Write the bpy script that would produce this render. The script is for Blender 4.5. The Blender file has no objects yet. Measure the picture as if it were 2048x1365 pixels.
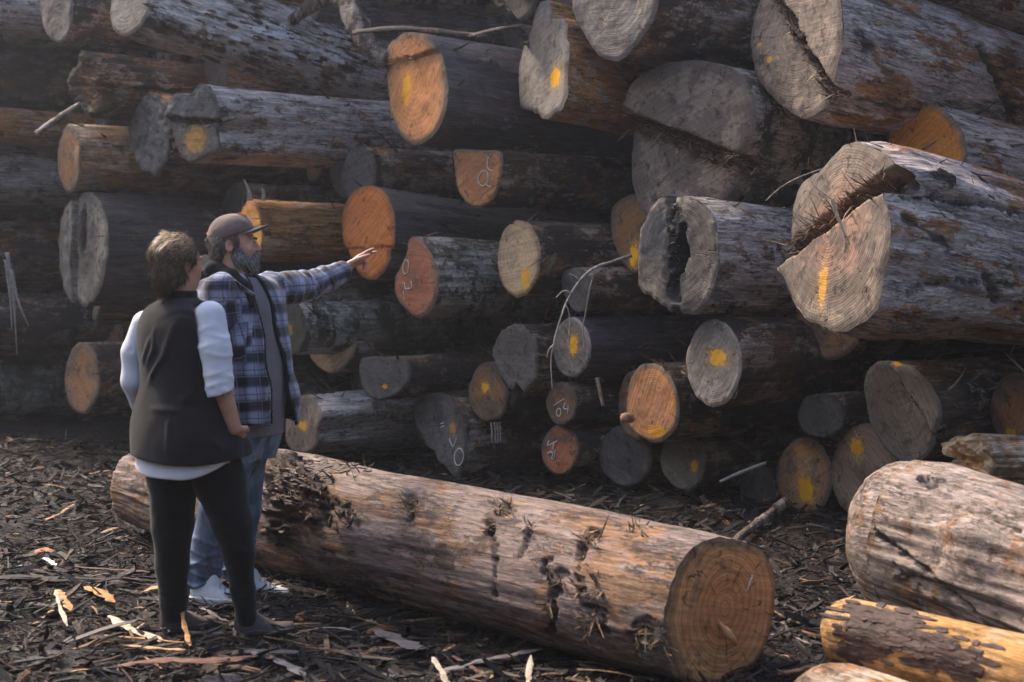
import bpy, math, random
import numpy as np
from mathutils import Vector, Matrix
R_ = math.radians
sc = bpy.context.scene
COL = sc.collection
# ---------------------------------------------------------------- camera, sky, sun, exposure
FPX, CX, HY, EYE = 2844.0, 1024.0, 536.0, 1.5
cd = bpy.data.cameras.new('camera'); cam = bpy.data.objects.new('camera', cd); COL.objects.link(cam)
cam.location = (0, 0, EYE); cam.rotation_euler = (R_(90), 0, 0)
cd.sensor_width = 36; cd.lens = FPX/2048*36; cd.shift_y = -(682.5-HY)/2048
cd.clip_end = 2000; cd.dof.use_dof = True; cd.dof.focus_distance = 7.4; cd.dof.aperture_fstop = 2.8
sc.camera = cam
SUN = Vector((-0.52, 0.40, 0.76)).normalized()
w = bpy.data.worlds.new('World'); sc.world = w; w.use_nodes = True
nt = w.node_tree; bg = nt.nodes['Background']; sky = nt.nodes.new('ShaderNodeTexSky')
sky.sky_type = 'NISHITA'; sky.sun_disc = False
sky.sun_elevation = math.asin(SUN.z); sky.sun_rotation = math.atan2(SUN.x, SUN.y)
sky.air_density = 1.0; sky.dust_density = 4.0; sky.ozone_density = 1.5
nt.links.new(sky.outputs[0], bg.inputs[0]); bg.inputs[1].default_value = 0.15
sl = bpy.data.lights.new('sun', 'SUN'); so = bpy.data.objects.new('sun', sl); COL.objects.link(so)
sl.energy = 1.9; sl.angle = R_(9); sl.color = (1.0, 0.86, 0.68)
so.rotation_euler = (-SUN).to_track_quat('-Z', 'Y').to_euler()
sc.view_settings.view_transform = 'Standard'; sc.view_settings.look = 'None'
sc.view_settings.gamma = 1; sc.view_settings.exposure = 1.48
sc.cycles.max_bounces = 6; sc.cycles.diffuse_bounces = 4; sc.cycles.glossy_bounces = 2; sc.cycles.volume_bounces = 1
sc.cycles.use_denoising = True

def at(px, py, D):
    """world point seen at photograph pixel (px, py) at distance D"""
    return Vector(((px-CX)/FPX*D, D, EYE+(HY-py)/FPX*D))

# ---------------------------------------------------------------- helpers
def tag(o, label=None, cat=None, group=None, kind=None):
    if label: o['label'] = label
    if cat: o['category'] = cat
    if group: o['group'] = group
    if kind: o['kind'] = kind
    return o
def mesh_np(name, verts, faces, mat=None, smooth=True, parent=None, attrs=None):
    """faces: (n,4) / (n,3) array or list of arrays"""
    me = bpy.data.meshes.new(name)
    verts = np.asarray(verts, dtype=np.float32)
    fl = faces if isinstance(faces, list) else [faces]
    fl = [np.asarray(f, dtype=np.int32) for f in fl if len(f)]
    idx = np.concatenate([f.ravel() for f in fl]); cnt = np.concatenate([np.full(len(f), f.shape[1], np.int32) for f in fl])
    me.vertices.add(len(verts)); me.vertices.foreach_set('co', verts.ravel())
    me.loops.add(len(idx)); me.loops.foreach_set('vertex_index', idx)
    me.polygons.add(len(cnt)); st = np.concatenate([[0], np.cumsum(cnt)[:-1]]).astype(np.int32)
    me.polygons.foreach_set('loop_start', st)
    me.polygons.foreach_set('use_smooth', np.full(len(cnt), smooth))
    me.update(calc_edges=True)
    for k, v in (attrs or {}).items():
        v = np.asarray(v, dtype=np.float32)
        if v.ndim == 1:
            a = me.attributes.new(k, 'FLOAT', 'POINT'); a.data.foreach_set('value', v)
        else:
            a = me.attributes.new(k, 'FLOAT_VECTOR', 'POINT'); a.data.foreach_set('vector', v.ravel())
    if mat: me.materials.append(mat)
    o = bpy.data.objects.new(name, me); COL.objects.link(o)
    if parent: o.parent = parent
    return o
def hash3(ix, iy, iz, s):
    h = (ix.astype(np.int64)*374761393 + iy.astype(np.int64)*668265263 + iz.astype(np.int64)*2147483647 + s*1274126177) & 0xffffffff
    h = ((h ^ (h >> 13))*1274126177) & 0xffffffff
    h = ((h ^ (h >> 16))*2246822519) & 0xffffffff
    return ((h ^ (h >> 15)) & 0xffffff)/float(0xffffff)
def vn(p, s=0):
    """value noise, p (n,3) -> [-1,1]"""
    i = np.floor(p).astype(np.int64); f = p-i; f = f*f*(3-2*f)
    r = 0
    for dx in (0, 1):
        for dy in (0, 1):
            for dz in (0, 1):
                wgt = (f[:, 0] if dx else 1-f[:, 0])*(f[:, 1] if dy else 1-f[:, 1])*(f[:, 2] if dz else 1-f[:, 2])
                r = r+wgt*hash3(i[:, 0]+dx, i[:, 1]+dy, i[:, 2]+dz, s)
    return r*2-1
def fbm(p, s=0, oct=3, g=0.5):
    a, r = 1.0, 0
    for k in range(oct):
        r = r+a*vn(p*(2.03**k), s+k*17); a *= g
    return r
def sstep(a, b, x):
    t = np.clip((x-a)/(b-a), 0, 1); return t*t*(3-2*t)

# ---------------------------------------------------------------- node helper
class N:
    def __init__(s, name):
        s.m = bpy.data.materials.new(name); s.m.use_nodes = True; s.t = s.m.node_tree
        s.b = s.t.nodes['Principled BSDF']
        s.b.inputs['Specular IOR Level'].default_value = 0.35
    def n(s, ty, **k):
        x = s.t.nodes.new(ty)
        for a, v in k.items(): setattr(x, a, v)
        return x
    def put(s, sock, v):
        if v is None: return
        if hasattr(v, 'is_output'): s.t.links.new(v, sock)
        elif isinstance(v, (tuple, list)) and len(v) == 3 and sock.type == 'RGBA': sock.default_value = (*v, 1)
        else: sock.default_value = v
    def obj(s): return s.n('ShaderNodeTexCoord').outputs['Object']
    def attr(s, name, out='Vector'): return s.n('ShaderNodeAttribute', attribute_name=name).outputs[out]
    def map(s, v, scale=(1, 1, 1), loc=(0, 0, 0), rot=(0, 0, 0)):
        x = s.n('ShaderNodeMapping'); s.put(x.inputs[0], v); x.inputs[1].default_value = loc; x.inputs[2].default_value = rot; x.inputs[3].default_value = scale
        return x.outputs[0]
    def noise(s, v, scale=1, detail=3, rough=.55, dist=0):
        x = s.n('ShaderNodeTexNoise'); s.put(x.inputs['Vector'], v); s.put(x.inputs['Scale'], scale)
        x.inputs['Detail'].default_value = detail; x.inputs['Roughness'].default_value = rough; x.inputs['Distortion'].default_value = dist
        return x.outputs[0]
    def ma(s, op, a, b=None, c=None):
        x = s.n('ShaderNodeMath', operation=op); s.put(x.inputs[0], a); s.put(x.inputs[1], b)
        if c is not None: s.put(x.inputs[2], c)
        return x.outputs[0]
    def ss(s, v, a, b, lo=0., hi=1.):
        x = s.n('ShaderNodeMapRange', interpolation_type='SMOOTHSTEP'); s.put(x.inputs[0], v)
        x.inputs[1].default_value = a; x.inputs[2].default_value = b; x.inputs[3].default_value = lo; x.inputs[4].default_value = hi
        return x.outputs[0]
    def mix(s, f, a, b, mode='MIX'):
        x = s.n('ShaderNodeMix', data_type='RGBA', blend_type=mode); s.put(x.inputs[0], f); s.put(x.inputs[6], a); s.put(x.inputs[7], b)
        return x.outputs[2]
    def vadd(s, a, b, op='ADD'):
        x = s.n('ShaderNodeVectorMath', operation=op); s.put(x.inputs[0], a); s.put(x.inputs[1], b); return x.outputs[0]
    def sep(s, v):
        x = s.n('ShaderNodeSeparateXYZ'); s.put(x.inputs[0], v); return x.outputs
    def comb(s, a, b, c):
        x = s.n('ShaderNodeCombineXYZ'); s.put(x.inputs[0], a); s.put(x.inputs[1], b); s.put(x.inputs[2], c); return x.outputs[0]
    def ridge(s, v, wd):   # thin line where noise crosses .5
        return s.ss(s.ma('ABSOLUTE', s.ma('SUBTRACT', v, .5)), 0, wd, 1, 0)
    def fin(s, col=None, rough=None, h=None, dist=.01, stren=.6, spec=None):
        s.put(s.b.inputs['Base Color'], col)
        s.put(s.b.inputs['Roughness'], rough)
        if spec is not None: s.put(s.b.inputs['Specular IOR Level'], spec)
        if h is not None:
            x = s.n('ShaderNodeBump'); x.inputs['Strength'].default_value = stren; x.inputs['Distance'].default_value = dist
            s.put(x.inputs['Height'], h); s.t.links.new(x.outputs[0], s.b.inputs['Normal'])
        return s.m

def wood_mat(name, base=(.10, .066, .045), dark=(.030, .024, .022), light=(.42, .37, .34), orange=(.36, .17, .07), al=.25, ao=.15, ad=.5, moss=0, gloss=.5, seed=0, crack=1., px=.8):
    m = N(name)
    oi = m.n('ShaderNodeObjectInfo')
    rnd = m.ma('MULTIPLY', oi.outputs['Random'], 37.)
    P = m.vadd(m.obj(), m.comb(rnd, seed*3.7, seed*1.3))
    warp = m.noise(m.map(P, (.8, 2, 2)), 1.5, 2)
    P2 = m.vadd(P, m.comb(0, m.ma('MULTIPLY', warp, .09), m.ma('MULTIPLY', warp, .07)))
    big = m.noise(m.map(P, (px*1.6, 2.6, 2.6)), 1.3, 6, .66)
    mid = m.noise(m.map(P2, (px*7, 10, 10), (3, 1, 7)), 1.0, 9, .72)
    mid2 = m.noise(m.map(P2, (px*4.5, 6, 6), (13, 5, 2)), 1.0, 9, .75)
    fib = m.noise(m.map(P2, (4.5, 60, 60)), 1.0, 5, .68)
    fine = m.noise(m.map(P2, (22, 120, 120)), 1.0, 3, .65)
    crk = m.ridge(m.noise(m.map(P2, (1.1, 10, 10), (1, 2, 3)), 1, 6, .66), .008)
    crk2 = m.ridge(m.noise(m.map(P2, (2.6, 30, 30), (8, 2, 3)), 1, 5, .65), .018)
    brk = m.ss(m.noise(m.map(P, (5, 9, 9), (5, 5, 5)), 1, 4, .6), .47, .56)
    c = m.mix(m.ss(big, ad-.06, ad+.06), dark, base)
    pat = m.noise(m.map(P2, (px*4.5, 5.0, 5.0), (3, 1, 7)), 1.0, 10, .76)
    fo = m.ss(mid2, .64-ao*.45, .66-ao*.42)
    c = m.mix(m.ma('MULTIPLY', fo, .9), c, orange)
    fl = m.ss(m.ma('ADD', m.ma('MULTIPLY', pat, .75), m.ma('MULTIPLY', big, .25)), .635-al*.40, .655-al*.38)
    c = m.mix(m.ma('MULTIPLY', fl, .88), c, light)
    bk = m.ss(m.noise(m.map(P, (px*4, 8, 8), (31, 9, 4)), 1, 10, .78), .555, .575)
    c = m.mix(m.ma('MULTIPLY', bk, .6), c, dark)
    c = m.mix(m.ma('MULTIPLY', m.ss(fib, .64, .70), .30), c, light)
    c = m.mix(1, c, m.mix(m.ss(fib, .28, .72), (.50, .48, .47), (1.38, 1.34, 1.30)), 'MULTIPLY')
    c = m.mix(1, c, m.mix(m.ss(fine, .3, .7), (.72, .72, .72), (1.2, 1.2, 1.2)), 'MULTIPLY')
    c = m.mix(1, c, m.mix(m.ss(mid, .3, .7), (.75, .75, .75), (1.2, 1.2, 1.2)), 'MULTIPLY')
    cf = m.ma('MULTIPLY', m.ma('MAXIMUM', m.ma('MULTIPLY', crk, crack), m.ma('MULTIPLY', crk2, .7*crack)), m.ma('ADD', m.ma('MULTIPLY', brk, .9), .1))
    c = m.mix(cf, c, (.012, .010, .009))
    c = m.mix(m.ma('MULTIPLY', m.attr('scar', 'Fac'), .85), c, tuple(v*.8 for v in dark))
    if moss:
        z = m.sep(m.n('ShaderNodeNewGeometry').outputs['Normal'])[2]
        mm = m.ma('MULTIPLY', m.ss(m.noise(m.map(P, (3, 6, 6)), 2, 8, .7), .5, .62), moss)
        c = m.mix(mm, c, (.045, .07, .018))
    h = m.ma('ADD', m.ma('MULTIPLY', mid, .8), m.ma('MULTIPLY', fib, .45))
    h = m.ma('ADD', h, m.ma('MULTIPLY', bk, .22))
    h = m.ma('SUBTRACT', h, m.ma('MULTIPLY', cf, .5))
    h = m.ma('ADD', h, m.ma('MULTIPLY', fine, .12))
    rg = m.ss(mid, .3, .7, .80-.45*gloss, .95-.28*gloss)
    return m.fin(c, rg, h, .022, .85, .2+.45*gloss*gloss)

def face_mat(name, heart=(.42, .17, .06), sap=(.36, .20, .10), rim=(.10, .08, .065), stain=.3, grey=(.16, .13, .11), ring=1., paint=(), c0=(0, 0), seed=0, saw=.7, sawdir=.5, cracks=.5):
    m = N(name)
    O = m.obj(); x, y, z = m.sep(O)
    rho = m.attr('rho', 'Fac')
    sd = (seed*1.7, seed*.7, seed*2.3)
    n1 = m.noise(m.map(O, (5, 5, 5), sd), 1, 7, .66)
    n2 = m.noise(m.map(O, (14, 14, 14), sd), 1, 6, .7)
    wob = m.ma('MULTIPLY', m.ma('SUBTRACT', m.noise(m.map(O, (5, 5, 5), sd), 1, 4), .5), .07)
    yy = m.ma('SUBTRACT', y, c0[0]); zz = m.ma('SUBTRACT', z, c0[1]+.01)
    dist = m.ma('SQRT', m.ma('ADD', m.ma('MULTIPLY', yy, yy), m.ma('MULTIPLY', zz, zz)))
    dd = m.ma('ADD', dist, wob)
    rg1 = m.ma('SINE', m.ma('MULTIPLY', dd, 420.)); rg2 = m.ma('SINE', m.ma('MULTIPLY', dd, 170.))
    rings = m.ma('ADD', m.ma('MULTIPLY', rg1, .5), m.ma('MULTIPLY', rg2, .5))
    rr = m.ma('ADD', rho, m.ma('MULTIPLY', m.ma('SUBTRACT', n1, .5), .35))
    c = m.mix(m.ss(rr, .35, .85), heart, sap)
    c = m.mix(m.ss(rr, .80, 1.0), c, rim)
    c = m.mix(m.ma('MULTIPLY', m.ss(n1, .62-stain*.3, .72-stain*.3), .8), c, grey)
    c = m.mix(m.ma('MULTIPLY', m.ss(n2, .60-stain*.1, .68-stain*.08), .75), c, tuple(v*.35 for v in grey))
    a = m.mix(m.ss(rings, -1, 1), (1-.11*ring, 1-.12*ring, 1-.13*ring), (1+.07*ring, 1+.07*ring, 1+.07*ring))
    c = m.mix(1, c, a, 'MULTIPLY')
    sw = m.noise(m.map(m.map(O, rot=(sawdir, 0, 0)), (8, 3, 70), sd), 1, 4, .65)
    c = m.mix(saw, c, m.mix(m.ss(sw, .3, .7), (.72, .72, .72), (1.25, 1.25, 1.25)), 'MULTIPLY')
    ang = m.ma('ARCTAN2', zz, yy)
    cn = m.noise(m.comb(m.ma('MULTIPLY', ang, 1.9), m.ma('MULTIPLY', dist, 1.2), seed*3.1), 1, 3, .6)
    ck = m.ma('MULTIPLY', m.ridge(cn, .006), m.ss(rho, .15, .4))
    c = m.mix(m.ma('MULTIPLY', ck, cracks), c, (.02, .014, .01))
    for (py, pz, ry, rz, op, pcol) in paint:
        u = m.ma('DIVIDE', m.ma('SUBTRACT', y, py), ry); v = m.ma('DIVIDE', m.ma('SUBTRACT', z, pz), rz)
        q = m.ma('SQRT', m.ma('ADD', m.ma('MULTIPLY', u, u), m.ma('MULTIPLY', v, v)))
        q = m.ma('ADD', q, m.ma('MULTIPLY', m.ma('SUBTRACT', m.noise(m.map(O, (22, 22, 22), sd), 1, 8, .8), .5), 3.0))
        msk = m.ma('MULTIPLY', m.ss(q, .85, 1.12, 1, 0), op)
        sp = m.ma('MULTIPLY', m.ma('MULTIPLY', m.ss(q, .9, 2.2, 1, 0), m.ss(m.noise(m.map(O, (120, 120, 120)), 1, 2), .52, .62)), op*.8)
        c = m.mix(m.ma('MAXIMUM', msk, sp) if pcol[0] > .3 else msk, c, pcol)
    h = m.ma('ADD', m.ma('MULTIPLY', rings, .12), m.ma('MULTIPLY', sw, .5)); h = m.ma('ADD', h, m.ma('MULTIPLY', n2, .6)); h = m.ma('SUBTRACT', h, m.ma('MULTIPLY', ck, 1.))
    return m.fin(c, .78, h, .008, .7, .25)

def plain_mat(name, col, rough=.8, var=.25, scale=40, bump=.004, st=(1, 1, 1), spec=.3):
    m = N(name); O = m.obj(); n = m.noise(m.map(O, st), scale, 5, .65)
    c = m.mix(1, col, m.mix(m.ss(n, .3, .7), (1-var,)*3, (1+var,)*3), 'MULTIPLY')
    return m.fin(c, rough, n, bump, .6, spec)
# ---------------------------------------------------------------- materials of the logs
WM = {
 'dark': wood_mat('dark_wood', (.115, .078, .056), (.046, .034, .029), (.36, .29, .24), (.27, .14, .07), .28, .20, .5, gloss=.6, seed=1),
 'slick': wood_mat('slick_bark', (.105, .088, .092), (.062, .053, .058), (.34, .30, .31), (.28, .12, .06), .12, .08, .5, gloss=1.0, seed=2, crack=.4),
 'blue': wood_mat('blue_grey_wood', (.22, .205, .235), (.14, .13, .155), (.34, .32, .35), (.24, .17, .14), .3, .05, .45, gloss=.7, seed=14, crack=.6),
 'brown': wood_mat('brown_wood', (.13, .080, .052), (.040, .030, .027), (.40, .32, .27), (.33, .16, .07), .30, .22, .47, gloss=.4, seed=3),
 'weather': wood_mat('weathered_wood', (.125, .088, .068), (.040, .031, .028), (.55, .50, .50), (.34, .17, .08), .48, .36, .46, gloss=.6, seed=4),
 'tan': wood_mat('tan_wood', (.34, .225, .135), (.14, .092, .062), (.50, .40, .32), (.44, .22, .09), .36, .35, .44, gloss=.2, seed=5, crack=.8),
 'orange': wood_mat('orange_wood', (.36, .18, .08), (.11, .060, .036), (.46, .34, .26), (.46, .22, .08), .30, .55, .46, gloss=.4, seed=6),
 'moss': wood_mat('mossy_bark', (.125, .105, .085), (.045, .040, .034), (.42, .40, .37), (.20, .12, .07), .40, .04, .5, moss=.6, gloss=.8, seed=7, px=1.6),
 'pale': wood_mat('pale_wood', (.135, .084, .056), (.038, .027, .022), (.50, .44, .44), (.34, .17, .075), .46, .55, .46, gloss=.6, seed=8, px=.45),
 'grey': wood_mat('grey_wood', (.24, .20, .175), (.10, .082, .072), (.46, .43, .42), (.34, .22, .14), .48, .12, .42, gloss=.3, seed=9),
 'front': wood_mat('scuffed_wood', (.145, .090, .064), (.054, .040, .038), (.24, .18, .162), (.28, .155, .085), .42, .36, .46, gloss=.35, seed=10, crack=.7, px=.6),
 'butt': wood_mat('bleached_wood', (.205, .145, .112), (.09, .072, .067), (.33, .27, .24), (.29, .175, .105), .46, .40, .42, gloss=.25, seed=11, crack=.8, px=1.5),
 'peel': wood_mat('peeled_wood', (.48, .27, .11), (.40, .22, .085), (.52, .38, .24), (.48, .26, .09), .30, .50, .50, gloss=.3, seed=12, crack=.6),
}
FM = dict(
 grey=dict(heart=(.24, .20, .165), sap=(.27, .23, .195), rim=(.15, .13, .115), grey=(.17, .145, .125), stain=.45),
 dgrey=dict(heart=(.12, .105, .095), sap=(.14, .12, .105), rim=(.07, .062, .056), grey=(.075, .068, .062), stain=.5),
 orange=dict(heart=(.56, .23, .085), sap=(.54, .235, .095), rim=(.17, .13, .095), grey=(.34, .20, .12), stain=.2),
 bright=dict(heart=(.66, .22, .060), sap=(.64, .20, .052), rim=(.30, .11, .045), grey=(.42, .16, .065), stain=.12, ring=.6),
 brown=dict(heart=(.38, .185, .080), sap=(.30, .17, .095), rim=(.12, .10, .08), grey=(.17, .12, .085), stain=.4),
 red=dict(heart=(.36, .135, .070), sap=(.38, .15, .075), rim=(.16, .10, .075), grey=(.24, .13, .09), stain=.3),
 tan=dict(heart=(.54, .39, .24), sap=(.48, .34, .21), rim=(.25, .16, .09), grey=(.36, .27, .185), stain=.25),
 cream=dict(heart=(.24, .185, .145), sap=(.26, .20, .155), rim=(.14, .11, .09), grey=(.13, .10, .083), stain=.62, ring=1.1),
 rot=dict(heart=(.055, .048, .045), sap=(.17, .145, .125), rim=(.24, .20, .165), grey=(.07, .062, .06), stain=.7),
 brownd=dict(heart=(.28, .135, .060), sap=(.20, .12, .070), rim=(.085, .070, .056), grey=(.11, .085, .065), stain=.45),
)
M_FIB = plain_mat('torn_fibre', (.11, .068, .043), .85, .5, 30, .004, (1, 1, 1))
M_FIBL = plain_mat('pale_fibre', (.48, .37, .26), .8, .35, 30, .003)
M_CHALK = plain_mat('chalk', (.74, .70, .66), .95, .2, 200, .001)
M_STICK = wood_mat('stick_bark', (.17, .125, .095), (.06, .045, .038), (.42, .36, .32), (.30, .16, .08), .35, .1, .45, gloss=.3, seed=20, px=3)
M_TWIG = plain_mat('dry_twig', (.34, .30, .27), .8, .4, 60, .002)

def cr_dense(pts, n=12):
    P = np.array(pts, float); m = len(P); out = []
    for i in range(m):
        a, b, c, d = P[(i-1) % m], P[i], P[(i+1) % m], P[(i+2) % m]
        for t in np.arange(n)/n:
            out.append(.5*((2*b)+(-a+c)*t+(2*a-5*b+4*c-d)*t*t+(-a+3*b-3*c+d)*t**3))
    return np.array(out)

def spikes(name, items, mat, parent, seed=0, curl=.3):
    """items: (origin, direction, length, width) in the parent's own frame -> one mesh of flat splinters"""
    rd = random.Random(seed); V, Fq, Ft = [], [], []
    for (o, d, L, wd) in items:
        o = Vector(o); d = Vector(d).normalized()
        s = d.cross(Vector((rd.uniform(-1, 1), rd.uniform(-1, 1), rd.uniform(-1, 1)))).normalized(); u = d.cross(s)
        b = Vector((rd.uniform(-1, 1), rd.uniform(-1, 1), rd.uniform(-1, 1)))*curl*L
        k0 = len(V); n = 4
        for k in range(n):
            t = k/(n-1); c = o+d*(L*t)+b*(t*t); ww = wd*(1-t)**.7*.5+.0006; th = ww*.45
            V += [c+s*ww+u*th, c-s*ww+u*th, c-s*ww-u*th, c+s*ww-u*th]
        for k in range(n-1):
            for q in range(4):
                a = k0+k*4+q; b2 = k0+k*4+(q+1) % 4
                Fq.append((a, b2, b2+4, a+4))
        Fq.append((k0+3, k0+2, k0+1, k0)); e = k0+(n-1)*4; Fq.append((e, e+1, e+2, e+3))
    o_ = mesh_np(name, [tuple(v) for v in V], np.array(Fq), mat, False, parent); o_['kind'] = 'stuff'; return o_

def tube(name, pts, rad, mat, parent=None, n=7, bump=.15, seed=0, flat=1.0, lie=False):
    """bent stick through pts (world or parent frame), rad = start/end radius or list"""
    P = [Vector(p) for p in pts]; dense = []
    m = len(P); seg = 6
    for i in range(m-1):
        a = P[max(i-1, 0)]; b = P[i]; c = P[i+1]; d = P[min(i+2, m-1)]
        for k in range(seg):
            t = k/seg; dense.append(.5*((2*b)+(-a+c)*t+(2*a-5*b+4*c-d)*t*t+(-a+3*b-3*c+d)*t**3))
    dense.append(P[-1]); rr = random.Random(seed); V = []; K = len(dense)
    if not isinstance(rad, (list, tuple)): rad = (rad, rad*.6)
    s = None
    for i, c in enumerate(dense):
        d = (dense[min(i+1, K-1)]-dense[max(i-1, 0)]).normalized()
        if s is None: s = d.cross(Vector((0, 0, 1))).normalized() if lie else d.orthogonal().normalized()
        s = (s-d*s.dot(d)).normalized(); u = d.cross(s); t = i/(K-1)
        r = rad[0]*(1-t)+rad[-1]*t if len(rad) == 2 else float(np.interp(t, np.linspace(0, 1, len(rad)), rad))
        for q in range(n):
            a = 2*math.pi*q/n; f = r*(1+rr.uniform(-bump, bump)); V.append(c+s*(f*math.cos(a))+u*(f*flat*math.sin(a)))
    F = [(i*n+q, i*n+(q+1) % n, (i+1)*n+(q+1) % n, (i+1)*n+q) for i in range(K-1) for q in range(n)]
    V.append(dense[0]); V.append(dense[-1]); a0 = len(V)-2
    T = [(a0, (q+1) % n, q) for q in range(n)]+[(a0+1, (K-1)*n+q, (K-1)*n+(q+1) % n) for q in range(n)]
    return mesh_np(name, [tuple(v) for v in V], [np.array(F), np.array(T)], mat, not lie, parent)

def log_frame(P, yaw, pitch):
    X = Vector((math.sin(yaw)*math.cos(pitch), math.cos(yaw)*math.cos(pitch), -math.sin(pitch)))
    Z = (Vector((0, 0, 1))-X*X.z).normalized(); Y = Z.cross(X)
    M = Matrix((X, Y, Z)).transposed().to_4x4(); M.translation = P
    return M
LOGOBJ = {}
def make_log(key, outline, D, yaw=56, pitch=0, tp=-.012, L=8.0, face='grey', body='dark', label='', group=None, name='log', cat='log',
             paint=(), chalk=(), step=None, hollow=None, knots=(), fkw=None, rough=.0045, scars=(), res=(110, 128), ky=None, wob=.05, P=None, rag=0.012, flare=0, noface=False, roundend=0, lumps=(), prof=None):
    seed = sum(ord(ch)*(i+3) for i, ch in enumerate(key)) % 997
    rd = random.Random(seed)
    o_ = np.array(outline, float); bx = (o_[:, 0].min()+o_[:, 0].max())/2; by = (o_[:, 1].min()+o_[:, 1].max())/2
    if P is None: P = at(bx, by, D)
    M = log_frame(P, R_(yaw), R_(pitch)); Mi = M.inverted(); oc = Mi @ Vector((0, 0, EYE)); R3 = Mi.to_3x3()
    def proj(px, py, k):
        v = R3 @ Vector(((px-CX)/FPX, 1, (HY-py)/FPX)); t = -(oc.x-k*oc.y)/(v.x-k*v.y); p = oc+v*t
        return p
    dense = cr_dense(outline)
    if ky is None:
        best = None
        for k in np.linspace(-.45, .45, 19):
            q = np.array([proj(a, b, k)[:] for a, b in dense[::4]]); e = abs((q[:, 1].max()-q[:, 1].min())/(q[:, 2].max()-q[:, 2].min())-.97)+.03*abs(k)
            if best is None or e < best[0]: best = (e, k)
        ky = best[1]
    q = np.array([proj(a, b, ky)[:] for a, b in dense])
    c0 = ((q[:, 1].min()+q[:, 1].max())/2, (q[:, 2].min()+q[:, 2].max())/2)
    ang = np.arctan2(q[:, 2]-c0[1], q[:, 1]-c0[0]); rr = np.hypot(q[:, 1]-c0[0], q[:, 2]-c0[1])
    od = np.argsort(ang); ang, rr = ang[od], rr[od]
    NX, NA = res
    th = np.arange(NA)*2*math.pi/NA-math.pi
    rf = np.interp(th, np.concatenate([ang-2*math.pi, ang, ang+2*math.pi]), np.tile(rr, 3))
    if rag: rf = rf*(1+rag*fbm(np.stack([np.cos(th)*9, np.sin(th)*9, np.full(NA, seed*1.)], 1), seed, 3))
    ker = np.hanning(NA//5); ker /= ker.sum()
    rs = np.convolve(np.tile(rf, 3), ker, 'same')[NA:2*NA]; rm = rs.mean()
    rs = rs*.6+rm*.4
    # face relief
    pj = lambda p: np.array(proj(p[0], p[1], ky)[1:])
    steps = []
    for s in (step or ()):
        a, b, hi = pj(s['a']), pj(s['b']), pj(s['hi']); d = b-a; ln = np.linalg.norm(d); d /= ln; nrm = np.array([-d[1], d[0]])
        if (hi-a).dot(nrm) < 0: nrm = -nrm
        steps.append((a, d, ln, nrm, s))
    holes = [(pj(h[:2]), h[2]*D/FPX/math.cos(R_(yaw-6)), h[3]*D/FPX, h[4]) for h in (hollow or ())]
    def relief(y, z):
        r = rough*fbm(np.stack([y*9, z*9, np.full_like(y, seed)], 1), seed, 4, .6)
        for (a, d, ln, nrm, s) in steps:
            w_ = (y-a[0])*nrm[0]+(z-a[1])*nrm[1]; l_ = (y-a[0])*d[0]+(z-a[1])*d[1]
            w_ = w_+.012*vn(np.stack([l_*14, w_*0, w_*0], 1), seed)
            r = r-s.get('h', .05)*sstep(-.006, .006, w_)
            wd = s.get('w', .04)
            band = sstep(-wd, -wd*.6, w_)*(1-sstep(-.004, .004, w_))
            r = r+band*(s.get('dig', .05)+.06*fbm(np.stack([y*30, z*30, l_*20], 1), seed+3, 3))
        for (c, ry, rz, dp) in holes:
            u = np.hypot((y-c[0])/ry, (z-c[1])/rz)+.35*fbm(np.stack([y*11, z*11, z*0], 1), seed+5, 3)
            r = r+dp*sstep(1.0, .75, u)*(1+.15*fbm(np.stack([y*20, z*20, z*0], 1), seed+6, 2))
        return r
    # cap
    NR = 26 if res[0] > 60 else 8
    fr = (np.arange(1, NR+1)/NR)**.9
    cy = np.concatenate([[c0[0]], (c0[0]+fr[:, None]*rf*np.cos(th)).ravel()]); cz = np.concatenate([[c0[1]], (c0[1]+fr[:, None]*rf*np.sin(th)).ravel()])
    edge = np.concatenate([[0], np.repeat(sstep(.93, 1.0, fr), NA)])
    cx = ky*cy+relief(cy, cz)+edge*.010
    if roundend: rho_ = np.concatenate([[0], np.repeat(fr, NA)]); cx = cx+roundend*(1-np.sqrt(np.clip(1-rho_**2, 0, 1)))
    cv = np.stack([cx, cy, cz], 1)
    i0 = np.arange(NA); i1 = (i0+1) % NA
    tri = np.stack([np.zeros(NA, int), 1+i1, 1+i0], 1)
    qd = [np.stack([1+k*NA+i0, 1+k*NA+i1, 1+(k+1)*NA+i1, 1+(k+1)*NA+i0], 1) for k in range(NR-1)]
    qd = np.concatenate(qd)
    # body
    t = np.linspace(0, 1, NX); xs = L*(.25*t+.75*t**2.2)
    TH = np.tile(th, NX); XX = np.repeat(xs, NA)
    bl = sstep(0, .9, XX)
    rb = np.tile(rf, NX)*(1-bl)+np.tile(rs, NX)*bl
    rb = rb*(1+tp*XX)*(1+flare*np.exp(-XX/.5)*sstep(0, .25, XX))
    ct, st = np.cos(TH), np.sin(TH)
    prm = rm*(1+tp*XX)
    if prof: rb = rb*np.interp(XX, [p_[0] for p_ in prof], [p_[1] for p_ in prof])
    dsp = fbm(np.stack([XX*.7, ct*1.3+seed, st*1.3], 1), seed, 3)*wob*.8+fbm(np.stack([XX*1.3, ct*7, st*7+seed], 1), seed+1, 3)*wob*.42+fbm(np.stack([XX*6, ct*14, st*14+seed], 1), seed+2, 2)*.010
    rb = rb+prm*dsp*(.25+.75*sstep(0, .25, XX))
    bend = .05*rm*np.stack([vn(np.stack([XX*.35, XX*0, XX*0+seed], 1), 3), vn(np.stack([XX*.35, XX*0+7, XX*0+seed], 1), 4)], 1)*sstep(0, 1, XX)[:, None]
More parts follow.
